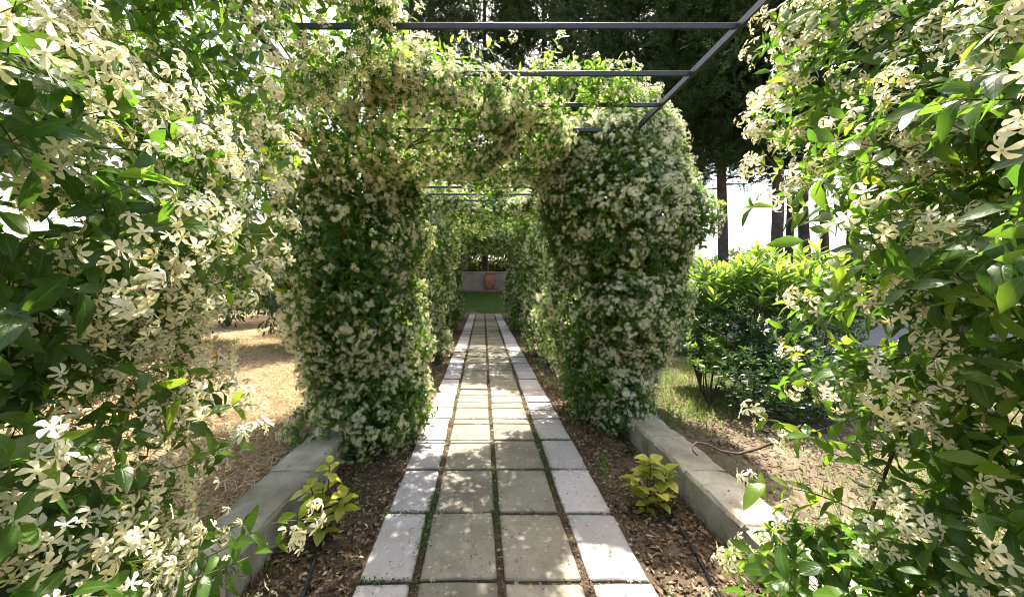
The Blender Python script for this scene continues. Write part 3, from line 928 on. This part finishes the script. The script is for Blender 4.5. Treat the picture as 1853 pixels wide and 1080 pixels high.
def hose(pts, label):
    P = np.array(pts); t = np.linspace(0, 1, 40)
    s = np.linspace(0, 1, len(P))
    Q = np.stack([np.interp(t, s, P[:, i]) for i in range(3)], -1)
    for _ in range(6): Q[1:-1] = (Q[:-2] + Q[1:-1] * 2 + Q[2:]) / 4
    Q[:, 2] += .004 * np.sin(t * 23)
    V, F = tube_data(Q, .011, 8)
    h = obj("drip_hose", mesh_vf("drip_hose", V, F, [M_HOSE]), label=label, cat="hose")
hose([(1.12, 1.2, 0.0), (1.15, 1.75, .0), (1.22, 2.05, -.01), (1.26, 2.4, -.012), (1.33, 2.9, -.012), (1.37, 3.4, -.01), (1.38, 3.9, -.01), (1.36, 4.6, -.01)], "black irrigation hose lying in the right planting bed")
hose([(-.82, 1.1, 0.0), (-.87, 1.7, .0), (-.94, 2.05, -.005), (-1.02, 2.3, -.01), (-1.06, 2.9, -.012), (-1.05, 3.6, -.01)], "black irrigation hose lying in the left planting bed")

# ------------------------------------------------------------------ shrubs on the right
def shrub_branches(root, base, tips, r, rad=.014, m=M_BARK):
    for t in tips:
        t = np.array(t)
        mid = t * .5 + np.array([r.normal(0, .06), r.normal(0, .06), -.05])
        s = np.linspace(0, 1, 8)[:, None]
        pth = (1 - s) ** 2 * 0 + 2 * s * (1 - s) * mid + s * s * t
        V, F = tube_data(pth, np.linspace(rad, rad * .35, 8), 6)
        obj("branch", mesh_vf("branch", V, F, [m]), root)

def whorl_shrub(name, loc, ntip, seed, label, cat, rx, ry, h0, h1, leaf, tpl, m, per=14, up=1.0, indiv=0, nbranch=9, tint=(.3, .9), umin=-2):
    r = np.random.default_rng(seed)
    root = empty(name, loc, label, cat)
    u = unit(r.normal(size=(ntip, 3)))
    if umin > -1: u[:, 2] = np.where(u[:, 2] < umin, -u[:, 2], u[:, 2])
    rad = r.random((ntip, 1)) ** .28
    c = np.array([0, 0, (h0 + h1) / 2])
    tip = c + u * rad * np.array([rx, ry, (h1 - h0) / 2]) + r.normal(0, .05, (ntip, 3))
    sd_ = unit(u * np.array([1, 1, .5]) * .55 + np.array([0, 0, up]) + r.normal(size=(ntip, 3)) * .25)
    Ls = []
    for j in range(per):
        a = j * 2.4
        x = unit(np.cross(sd_, np.array([.3, .9, .1]))); y = np.cross(sd_, x)
        q = tip - sd_ * (leaf * .12 * (per - j) / 2)[..., None] if False else tip - sd_ * leaf * .09 * (per - j)
        ld = (x * math.cos(a) + y * math.sin(a)) * r.uniform(.5, 1.0, (ntip, 1)) + sd_ * (.60 + .85 * j / per) + r.normal(size=(ntip, 3)) * .12
        ln = sd_ - .3 * (x * math.cos(a) + y * math.sin(a)) + r.normal(size=(ntip, 3)) * .15
        sc = leaf * np.exp(r.normal(0, .18, ntip)) * (1 - .35 * j / per)
        hfac = np.clip((tip[:, 2] - h0) / (h1 - h0), 0, 1)
        tn = np.clip(tint[0] + (tint[1] - tint[0]) * (j / per) + r.normal(0, .12, ntip), 0, 1)
        Ls.append((frames(ld, ln) * sc[:, None, None], q, tn))
    L = cat3(Ls)
    loc_ = np.array(loc)
    keep = L[1][:, 2] > .03
    L = [a[keep] for a in L]
    if indiv:
        size = np.linalg.norm(L[0][:, :, 1], axis=1)
        sel = pick(L[1] + loc_, size, indiv, 9)
        bins = [.15, .4, .65, .9]
        ms = [inst("leaf", tpl, np.eye(3)[None], np.zeros((1, 3)), np.array([b]), [m]) for b in bins]
        bi = np.abs(L[2][sel][:, None] - np.array(bins)[None]).argmin(1)
        for k, i in enumerate(sel):
            o = obj("leaf", ms[bi[k]], root); o.matrix_local = mat4(L[0][i], L[1][i])
        keep = np.ones(len(L[1]), bool); keep[sel] = False
        L = [a[keep] for a in L]
    obj("foliage", inst("foliage", tpl, L[0], L[1], L[2], [m]), root, kind="stuff")
    o = np.argsort(r.random(ntip))[:nbranch]
    shrub_branches(root, loc, [tip[i] * np.array([.9, .9, .92]) for i in o], r)
    return root
gz = lambda x, y: float(ground_z(x, y))
whorl_shrub("pittosporum", (4.0, 5.1, gz(4.0, 5.1)), 100, 5, "tall shrub with upright bright leaf rosettes in front of the bare tree trunks", "shrub", 1.15, .75, 0.75, 2.0, .27, T_LANCE, M_OLE, 12, 2.3, 300, 12, (.3, 1.0), umin=-.15)
whorl_shrub("evergreen_shrub", (3.72, 4.75, gz(3.72, 4.75)), 1150, 6, "dark small-leaved round shrub with bare lower branches beyond the right wall", "shrub", 1.05, .7, .16, 1.42, .085, T_SPAT, M_BROAD, 10, 1.0, 0, 16, (.2, .9))
whorl_shrub("low_shrub", (3.3, 3.95, gz(3.3, 3.95)), 330, 15, "low dark spreading shrub close behind the right wall under the jasmine spray", "shrub", .75, .5, .05, .82, .085, T_SPAT, M_BROAD, 9, .9, 0, 10, (.2, .8))
whorl_shrub("bay_shrub", (3.15, 5.3, gz(3.15, 5.3)), 170, 9, "bushy green shrub between the right jasmine column and the dark round shrub", "shrub", .42, .4, .75, 1.55, .12, T_SPAT, M_OLE, 13, 1.0, 0, 8, (.2, .8))
whorl_shrub("young_sapling", (2.8, 4.5, gz(2.8, 4.5)), 26, 8, "slender young sapling with a thin bare stem in the weedy grass", "sapling", .28, .2, .38, .9, .085, T_LEAF_MID, M_OLE, 10, .9, 0, 6, (.5, 1.0))
def blade_clump(name, loc, n, seed, h, spread_, m, label, cat):
    r = np.random.default_rng(seed)
    root = empty(name, loc, label, cat)
    a = r.uniform(0, 6.28, n); q = r.random(n) ** .5 * spread_ * .3
    P = np.stack([np.cos(a) * q, np.sin(a) * q, np.full(n, -.02)], -1)
    d = np.stack([np.cos(a) * r.uniform(.1, .9, n), np.sin(a) * r.uniform(.1, .9, n), np.full(n, 1.)], -1)
    M = frames(d, np.stack([np.cos(a), np.sin(a), np.full(n, .2)], -1)) * (h * r.uniform(.5, 1.1, n))[:, None, None]
    obj("blades", inst("blades", T_BLADE, M, P, r.random(n), [m]), root, kind="stuff")
T_BLADE = leaf_tpl([(0, .012), (.4, .013), (.75, .009), (1, 0)], .2, .35)
blade_clump("ornamental_grass", (4.1, 7.6, gz(4, 7.6)), 900, 12, .8, .8, M_SAGE, "grey-blue tuft of spiky grass behind the right jasmine column", "grass clump")

# ------------------------------------------------------------------ trees
def conifer_mesh(seed, H, clear, R0, nsp):
    r = np.random.default_rng(seed)
    # trunk with limbs
    z = np.linspace(-.2, H * .9, 16)
    pth = np.stack([.10 * np.sin(z * .5 + seed), .08 * np.cos(z * .37 + seed), z], -1)
    rad = .20 * (1 - z / H) ** .8 + .02; rad[0] *= 1.5; rad[1] *= 1.08
    trunk = [tube_data(pth, rad, 10)]
    nb = 70
    for i in range(nb):
        h = clear * .9 + (H - clear) * (i / nb) ** 1.1
        a = r.uniform(0, 6.28); ln = R0 * (1 - ((h - clear) / (H - clear)).clip(0, 1) if False else 1 - max(0, (h - clear) / (H - clear)) ** 1.6) * r.uniform(.5, .95)
        o = np.array([np.interp(h, z, pth[:, 0]), np.interp(h, z, pth[:, 1]), h])
        e = o + np.array([math.cos(a) * ln, math.sin(a) * ln, r.uniform(-.3, .9)])
        trunk.append(tube_data([o, (o + e) / 2 + np.array([0, 0, -.1]), e], [.045, .03, .01], 5, False))
    V, F = join(trunk)
    tm = mesh_vf("trunk", V, F, [M_BARK])
    # sprays in clumps
    nc = 620
    t = r.random(nc) ** .9
    hz = clear + (H - clear) * t
    prof = np.clip(np.where(t < .12, .65 + t * 2.9, 1 - ((t - .12) / .88) ** 1.7), .06, 1) * R0
    a = r.uniform(0, 6.28, nc); q = prof * r.random(nc) ** .45
    C = np.stack([np.cos(a) * q, np.sin(a) * q, hz - .5 * q / R0 * r.random(nc)], -1)
    k = r.integers(0, nc, nsp)
    u = unit(r.normal(size=(nsp, 3)))
    P = C[k] + u * r.random((nsp, 1)) ** .5 * np.array([.62, .62, .5])
    out = P * np.array([1, 1, 0]); out = unit(out + 1e-6)
    d = out * .7 + u * .5 + np.stack([np.zeros(nsp), np.zeros(nsp), r.uniform(-.5, .7, nsp)], -1)
    M = frames(d, r.normal(size=(nsp, 3)) + np.array([0, 0, .5])) * (.5 * np.exp(r.normal(0, .25, nsp)))[:, None, None]
    tint = np.clip(r.beta(2, 2.5, nc)[k] + r.normal(0, .12, nsp), 0, 1)
    V, F = [], []
    rs = np.random.default_rng(seed + 1)
    for j in range(9):                                          # a feathery spray: nine thin leaflets
        s = (-1, 1)[j % 2]; y0 = .08 + .09 * j; l = .34 - .024 * j
        b0 = len(V)
        V += [(0, y0 - .035, 0), (s * l * .55, y0 + l * .45 - .02, .04 * rs.normal()), (s * l * .8, y0 + l * .8, .06 * rs.normal()), (s * l * .35, y0 + l * .5 + .05, .03)]
        F.append((b0, b0 + 1, b0 + 2, b0 + 3))
    cm = inst("crown", Tpl(V, F), M, P, tint, [M_CON])
    return tm, cm
CM = [conifer_mesh(1, 24, 6.2, 3.0, 13000), conifer_mesh(2, 26, 6.6, 3.2, 13000), conifer_mesh(3, 27, 8.8, 3.3, 13000)]
TG = "tall dark conifers beyond the pergola"
def conifer(x, y, v, rot, s, label, dz=0):
    root = empty("conifer_tree", (x, y, gz(x, y) + dz), label, "tree", TG)
    root.rotation_euler = (0, 0, rot); root.scale = (s, s, s)
    obj("trunk", CM[v][0], root)
    c_ = obj("crown", CM[v][1], root)
def cx(px, y): return (px - 874) / FPX * y
conifer(cx(1305, 16), 16.0, 0, .3, 1.0, "tall dark conifer whose trunk stands nearest the right jasmine column")
conifer(cx(1402, 14.5), 14.5, 1, 2.1, 1.0, "tall conifer with a stout trunk flared at its foot, behind the oleander")
conifer(cx(1429, 18), 18.0, 2, 4.0, .85, "slim tall conifer trunk just right of the stout trunk")
conifer(cx(1459, 16), 16.0, 1, 5.2, 1.0, "tall conifer with a leaning trunk in the middle of the group")
conifer(cx(1490, 19), 19.0, 2, 1.2, .9, "tall conifer half hidden behind the leaning trunk")
conifer(cx(1548, 15), 15.0, 0, 2.8, 1.05, "tall conifer at the right end of the trunks beside the close-up jasmine")
conifer(cx(1190, 19), 19.0, 1, 3.4, 1.0, "dark conifer seen above the top of the right jasmine column")
conifer(cx(1090, 21), 21.0, 2, .9, 1.0, "dark conifer seen between the pergola bars right of centre")
conifer(cx(1250, 23), 23.0, 2, 5.0, 1.0, "dark conifer filling the sky behind the right end of the crossbars")
conifer(cx(985, 27), 27.0, 2, 4.4, 1.2, "dark conifer seen above the middle of the pergola bars")
conifer(cx(880, 28), 28.0, 2, 5.5, 1.25, "distant conifer rising behind the end of the path")
conifer(cx(775, 29), 29.0, 1, 1.9, 1.2, "distant conifer above the left part of the arch")

def broad_tree_mesh(seed, H, h0, R, nl, leaf, trunk_r):
    r = np.random.default_rng(seed)
    parts = [tube_data([(0, 0, -.1), (.04, .02, h0 * .6), (.0, .05, H * .55)], [trunk_r * 1.25, trunk_r, trunk_r * .6], 8)]
    for i in range(9):
        a = i * 2.4; e = (math.cos(a) * R * .65, math.sin(a) * R * .65, H * r.uniform(.5, .85))
        parts.append(tube_data([(0.02, .02, h0 * .9), (e[0] * .5, e[1] * .5, e[2] * .75), e], [trunk_r * .5, trunk_r * .3, trunk_r * .12], 5, False))
    V, F = join(parts)
    tm = mesh_vf("trunk", V, F, [M_BARK])
    nc = 150
    u = unit(r.normal(size=(nc, 3))); q = r.random((nc, 1)) ** .35
    C = u * q * np.array([R, R, (H - h0) / 2]) + np.array([0, 0, (H + h0) / 2])
    k = r.integers(0, nc, nl)
    v = unit(r.normal(size=(nl, 3)))
    P = C[k] + v * r.random((nl, 1)) ** .4 * R * .22
    d = v * .6 + u[k] * .4 + np.array([0, 0, -.35]) + r.normal(size=(nl, 3)) * .3
    ln = v + np.array([0, 0, .8]) + r.normal(size=(nl, 3)) * .4
    M = frames(d, ln) * (leaf * np.exp(r.normal(0, .2, nl)))[:, None, None]
    tint = np.clip(r.beta(2, 3, nc)[k] + r.normal(0, .12, nl), 0, 1)
    return tm, inst("crown", T_LEAF_FAR, M, P, tint, [M_BROAD])
OM = broad_tree_mesh(3, 3.0, .45, 1.35, 9000, .10, .07)
OG = "orange trees in the dry orchard on the left"
def broad(name, tmesh, x, y, rot, s, label, cat, group=None):
    root = empty(name, (x, y, gz(x, y)), label, cat, group)
    root.rotation_euler = (0, 0, rot); root.scale = (s, s, s)
    obj("trunk", tmesh[0], root); obj("crown", tmesh[1], root)
    return root
broad("orange_tree", OM, -4.35, 8.3, .4, 1.0, "round dark orange tree nearest the big left jasmine column", "tree", OG)
broad("orange_tree", OM, -6.9, 8.8, 2.0, 1.05, "round orange tree seen through the left close-up jasmine", "tree", OG)
broad("orange_tree", OM, -5.0, 12.3, 3.3, 1.1, "second-row orange tree behind the one beside the jasmine column", "tree", OG)
broad("orange_tree", OM, -8.8, 12.6, 4.7, 1.1, "second-row orange tree farther left in the orchard", "tree", OG)
broad("orange_tree", OM, -3.6, 15.5, 5.5, 1.0, "orange tree deep in the orchard near the lawn", "tree", OG)
SM = broad_tree_mesh(6, 9.0, 2.3, 3.4, 14000, .24, .2)
broad("shade_tree", SM, -1.3, 26.6, .4, 1.0, "dark spreading tree hanging over the far cream wall", "tree")
broad("shade_tree", SM, 2.0, 26.3, 2.4, .95, "dark spreading tree right of the jar behind the far wall", "tree")
broad("shade_tree", SM, -3.6, 21.6, 1.1, .95, "dark spreading tree on the lawn, its boughs hanging over the end of the path", "tree")
broad("shade_tree", SM, -11, 27, 3.4, 1.0, "broad dark tree behind the orchard", "tree")

def hedge(x0, x1, y, h, dep, n, seed, label, m=None, leaf=.16):
    r = np.random.default_rng(seed)
    m = m or M_HEDGE
    xc = (x0 + x1) / 2
    root = empty("hedge", (xc, y, gz(xc, y)), label, "hedge")
    nz = Noise(seed, 1.3)
    X = r.uniform(x0 - xc, x1 - xc, n)
    Q = np.stack([X, np.zeros(n), np.zeros(n)], -1)
    top = h * (1 + .14 * nz(Q) + .06 * Noise(seed + 1, 4)(Q))
    face = r.random(n) < .62
    yy = np.where(face, -dep / 2, r.uniform(-dep / 2, dep / 2, n)) + r.normal(0, .12, n)
    zz = np.where(face, r.random(n) * top, top + r.normal(0, .1, n))
    P = np.stack([X, yy, zz], -1)
    d = unit(r.normal(size=(n, 3)) + np.array([0, -.5, .6]))
    M = frames(d, r.normal(size=(n, 3)) + np.array([0, -.4, .8])) * (leaf * np.exp(r.normal(0, .25, n)))[:, None, None]
    obj("foliage", inst("foliage", T_LEAF_FAR, M, P, r.beta(2, 2, n), [m]), root, kind="stuff")
    V, F = box_data(x0 - xc + .1, x1 - xc - .1, -dep / 2 + .22, dep / 2 - .1, -.3, h * .78, .1)
    obj("inner_twigs", mesh_vf("inner_twigs", V, F, [M_BARK]), root)
hedge(8.5, 34, 22, 2.6, 1.5, 16000, 5, "loose green hedge behind the bare conifer trunks")
hedge(-30, -9, 21, 3.2, 1.6, 12000, 6, "tall green hedge closing the orchard")
hedge(-14, 12, 38, 3.6, 2.0, 11000, 7, "pale sunlit bushes beyond the far cream wall", leaf=.22)
hedge(4.2, 8.2, 14.5, 1.7, 1.0, 6000, 8, "low dark hedge at the far side of the grey drive", M_BROAD)

# fallen oranges
def orange_mesh():
    n, m_ = 10, 6
    V = [(0, 0, 1.)]
    for i in range(1, m_):
        t = math.pi * i / m_
        for j in range(n):
            a = 2 * math.pi * j / n
            V.append((math.sin(t) * math.cos(a), math.sin(t) * math.sin(a), math.cos(t) * .94))
    V.append((0, 0, -.94))
    F = [(0, 1 + j, 1 + (j + 1) % n) for j in range(n)]
    for i in range(m_ - 2):
        for j in range(n):
            a = 1 + i * n
            F.append((a + j, a + n + j, a + n + (j + 1) % n, a + (j + 1) % n))
    e = len(V) - 1
    F += [(e, 1 + (m_ - 2) * n + (j + 1) % n, 1 + (m_ - 2) * n + j) for j in range(n)]
    return mesh_vf("fallen_orange", np.array(V), F, [M_ORANGE])
OME = orange_mesh()
for i, (pxx, pyy) in enumerate([(364, 635), (382, 630), (388, 647), (352, 622), (410, 622), (330, 650), (440, 630), (300, 640)]):
    y = FPX * (CAM_H - .06) / (pyy - 510)
    x = cx(pxx, y)
    o = obj("fallen_orange", OME, None, (x, y, gz(x, y) + .035), None, "fallen orange lying on the dry ground under the orange trees", "orange", "fallen oranges in the orchard")
    o.scale = (.042,) * 3; o.rotation_euler = (i, i * 2, 0)

# ------------------------------------------------------------------ far wall, jar, little pot
fw = empty("boundary_wall", (0, 24.6, 1.0), "far cream plastered wall across the end of the lawn", "wall", kind="thing")
for k, x in enumerate(np.arange(-11, 11, 2.75)):
    obj("wall_panel", mesh_vf("wall_panel", *box_data(x + .01, x + 2.74, -.09, .09, -.3, 1.16, .01), [M_PLAST], smooth=False), fw)
    obj("capping", mesh_vf("capping", *box_data(x + .004, x + 2.746, -.13, .13, 1.163, 1.24, .012), [M_CAP], smooth=False), fw)
    obj("pilaster", mesh_vf("pilaster", *box_data(x - .14, x + .14, -.16, -.094, -.3, 1.158, .01), [M_CAP], smooth=False), fw)
tp = obj("terrace", None, kind="structure"); tp["label"] = "terracotta paved strip at the foot of the far wall"
for i in range(14):
    for j in range(2):
        o = obj("tile", mesh_vf("tile", *box_data(-2.8 + i * .4, -2.41 + i * .4, 23.55 + j * .42, 23.96 + j * .42, .9, 1.03 + .004 * math.sin(i * 7 + j), .006), [M_TILE], smooth=False), tp)
def lathe(prof, n=24):
    V, F = [], []
    for r_, z in prof:
        for j in range(n):
            a = 2 * math.pi * j / n
            V.append((r_ * math.cos(a), r_ * math.sin(a), z))
    for i in range(len(prof) - 1):
        for j in range(n):
            F.append((i * n + j, i * n + (j + 1) % n, (i + 1) * n + (j + 1) % n, (i + 1) * n + j))
    F.append(tuple(range(n))[::-1]); F.append(tuple((len(prof) - 1) * n + j for j in range(n)))
    return np.array(V), F
jar = empty("terracotta_jar", (.42, 23.95, 1.034), "big terracotta storage jar standing against the far wall", "jar")
V, F = lathe([(.20, 0), (.23, .03), (.30, .2), (.385, .45), (.41, .62), (.38, .80), (.30, .93), (.23, .99), (.225, 1.02)])
obj("jar_body", mesh_vf("jar_body", V, F, [M_TERRA]), jar)
V, F = lathe([(.222, 1.018), (.265, 1.03), (.27, 1.075), (.25, 1.085), (.205, 1.08), (.19, .95)])
obj("jar_rim", mesh_vf("jar_rim", V, F, [M_TERRA]), jar)
for s in (-1, 1):
    V, F = tube_data([(s * .26, 0, .98), (s * .37, 0, .97), (s * .40, 0, .88), (s * .36, 0, .80)], [.03, .028, .028, .03], 8)
    obj("handle", mesh_vf("handle", V, F, [M_TERRA]), jar)
pot = empty("terracotta_pot", (.86, 23.75, 1.034), "little round terracotta pot on the ground beside the big jar", "pot")
V, F = lathe([(.06, 0), (.10, .02), (.145, .1), (.15, .16), (.12, .23), (.10, .25)])
obj("pot_body", mesh_vf("pot_body", V, F, [M_TERRA]), pot)
V, F = lathe([(.10, .248), (.125, .255), (.125, .285), (.09, .285), (.08, .2)])
obj("pot_rim", mesh_vf("pot_rim", V, F, [M_TERRA]), pot)

# ------------------------------------------------------------------ litter, straw, grass, joint weeds
def scatter(name, tpl, X, Y, Z, d, n_, size, tint, m, label=None):
    M = frames(d, n_) * size[:, None, None]
    return obj(name, inst(name, tpl, M, np.stack([X, Y, Z], -1), tint, [m]), kind="stuff", label=label)

def flat_dirs(n, r, tilt):
    a = r.uniform(0, 6.28, n)
    d = np.stack([np.cos(a), np.sin(a), r.normal(0, tilt, n)], -1)
    nn = np.stack([r.normal(0, tilt * 1.5, n), r.normal(0, tilt * 1.5, n), np.ones(n)], -1)
    return d, nn
r = np.random.default_rng(91)
n = 26000
side = r.random(n) < .5
Yl = 1.0 + r.random(n) ** 1.5 * 13
Xl = np.where(side, r.uniform(-1.22, -.62, n), r.uniform(.86, 1.44, n))
d, nn = flat_dirs(n, r, .35)
scatter("leaf_litter", T_LEAF_FAR, Xl, Yl, -.035 + .02 * np.clip((np.abs(Xl - .115) - .75) / .4, 0, 1) + r.random(n) * .02, d, nn,
        r.uniform(.018, .05, n), np.clip(r.beta(1.8, 2.2, n), 0, 1), M_LITTER)
# litter outside the right wall and under the orchard
n = 16000
Xo, Yo = r.uniform(1.8, 5.5, n), r.uniform(1.5, 7, n)
d, nn = flat_dirs(n, r, .35)
scatter("leaf_litter", T_LEAF_FAR, Xo, Yo, ground_z(Xo, Yo) + r.random(n) * .02, d, nn, r.uniform(.02, .055, n), r.beta(2, 2, n), M_LITTER)
# straw
n = 90000
Ys = 1.6 + r.random(n) ** 1.1 * 8
Xs = -1.66 - r.random(n) ** 1.15 * (.9 + Ys * .75)
q_ = r.random(n) < .2
Xs = np.where(q_, r.uniform(-3.3, -1.64, n), Xs); Ys = np.where(q_, r.uniform(1.7, 4.2, n), Ys)
patch = Noise(4, 1.6)(np.stack([Xs, Ys, Ys * 0], -1))
k = ((patch + r.normal(0, .5, n)) > -.6) | q_
Xs, Ys = Xs[k], Ys[k]; n = len(Xs)
d, nn = flat_dirs(n, r, .38)
T_STRAW = Tpl([(-.02, 0, 0), (.02, 0, 0), (.024, .5, .06), (-.016, .5, .06), (0, 1, 0)], [(0, 1, 2, 3), (3, 2, 4)])
scatter("straw", T_STRAW, Xs, Ys, ground_z(Xs, Ys) + .005 + r.random(n) * .025, d, nn, r.uniform(.05, .16, n), r.beta(2.5, 2, n), M_STRAW)
# grass right of the wall and thin weeds in the beds
def grass(X, Y, h, tint, name="grass", base=0.0, z=None):
    n = len(X)
    a = r.uniform(0, 6.28, n)
    d = np.stack([np.cos(a) * .5, np.sin(a) * .5, np.ones(n)], -1) + r.normal(0, .15, (n, 3))
    nn = np.stack([np.cos(a), np.sin(a), np.full(n, .3)], -1)
    Z = ground_z(X, Y) + base if z is None else z
    scatter(name, T_GRASSB, X, Y, Z, d, nn, h, tint, M_GRASS)
T_GRASSB = Tpl([(-.03, 0, 0), (.03, 0, 0), (.028, .5, -.05), (-.028, .5, -.05), (0, 1, -.25)], [(0, 1, 2, 3), (3, 2, 4)])
n = 38000
X, Y = r.uniform(1.85, 6.5, n), r.uniform(2.0, 9, n)
f = .65 + .5 * (Y < 4.4) + Noise(14, 1.5)(np.stack([X, Y, X * 0], -1)) + .6 * np.clip((Y - 4.2) / 1.2, -1, 1) + r.normal(0, .35, n)
k = f > .35
grass(X[k], Y[k], r.uniform(.04, .12, k.sum()), np.clip(r.beta(2.5, 2.5, k.sum()) * .8, 0, 1))
n = 30000
X, Y = r.uniform(-4, 4, n), 17.8 + r.random(n) * 6
grass(X, Y, r.uniform(.03, .07, n), r.beta(1.5, 5, n), base=.01)
n = 3000
X, Y = r.uniform(-9, -2, n), r.uniform(7.5, 10, n)
grass(X, Y, r.uniform(.04, .12, n), r.beta(4, 2, n))
# creeping weeds in the joints between the slabs
n = 60000
ln_x = np.array([.09, .535, -.35, -.35, .09, .535])
ch = r.random(n)
lon = ch < .62
Xw = np.where(lon, ln_x[r.integers(0, 6, n)] + r.normal(0, .018, n), r.uniform(-.66, .9, n))
Yw = np.where(lon, 1.0 + r.random(n) ** 1.4 * 12, Y0 + PITCH * r.integers(-2, 18, n) + r.normal(0, .014, n))
f = Noise(19, 3.0)(np.stack([Xw * 1.3, Yw, Xw * 0], -1)) + r.normal(0, .3, n) + .5 * (np.abs(Xw - .09) < .05) + .9 * (Yw < 2.0) * ~lon
k = f > .75
Xw, Yw = Xw[k], Yw[k]; n = len(Xw)
d, nn = flat_dirs(n, r, .6)
scatter("joint_weeds", T_LEAF_FAR, Xw, Yw, -.016 + r.random(n) * .03, d, nn, r.uniform(.009, .022, n), np.clip(r.beta(2, 3, n), 0, 1), M_HEDGE)
# little debris in the joints and seedlings in the beds
n = 14000
lon = r.random(n) < .6
Xw = np.where(lon, ln_x[r.integers(0, 6, n)] + r.normal(0, .022, n), r.uniform(-.66, .9, n))
Yw = np.where(lon, 1.0 + r.random(n) ** 1.4 * 12, Y0 + PITCH * r.integers(-2, 20, n) + r.normal(0, .016, n))
d, nn = flat_dirs(n, r, .4)
scatter("joint_litter", T_LEAF_FAR, Xw, Yw, -.018 + r.random(n) * .012, d, nn, r.uniform(.008, .022, n), r.beta(2, 3, n), M_LITTER)
cxs = np.concatenate([r.uniform(.9, 1.4, 40), r.uniform(-1.2, -.65, 20)]); cys = 1.2 + r.random(60) ** 1.3 * 6
k = r.integers(0, 60, 4200)
X, Y = cxs[k] + r.normal(0, .035, 4200), cys[k] + r.normal(0, .04, 4200)
kk = (np.abs(X - .11) > .78) & (np.abs(X - .11) < 1.3)
X, Y = X[kk], Y[kk]
grass(X, Y, r.uniform(.02, .07, len(X)), r.beta(3, 2, len(X)), "bed_weeds", z=np.full(len(X), -.03))
n = 2000
Xd, Yd = r.uniform(-.64, .87, n), 1.2 + r.random(n) ** 1.3 * 9
d, nn = flat_dirs(n, r, .2)
scatter("path_litter", T_LEAF_FAR, Xd, Yd, .010 + r.random(n) * .004, d, nn, r.uniform(.006, .022, n), r.beta(2, 3, n), M_LITTER)
# fallen petals
n = 2600
X, Y = r.uniform(-1.2, 1.4, n), 1.2 + r.random(n) * 8
a = r.uniform(0, 6.28, n)
d, nn = flat_dirs(n, r, .1)
M = frames(d, nn) * r.uniform(.012, .03, n)[:, None, None]
Z = np.where((X > -.64) & (X < .87), .006, -.008)
obj("fallen_petals", inst("fallen_petals", T_FL0, M, np.stack([X, Y, Z], -1), r.random(n), FMATS), kind="stuff")
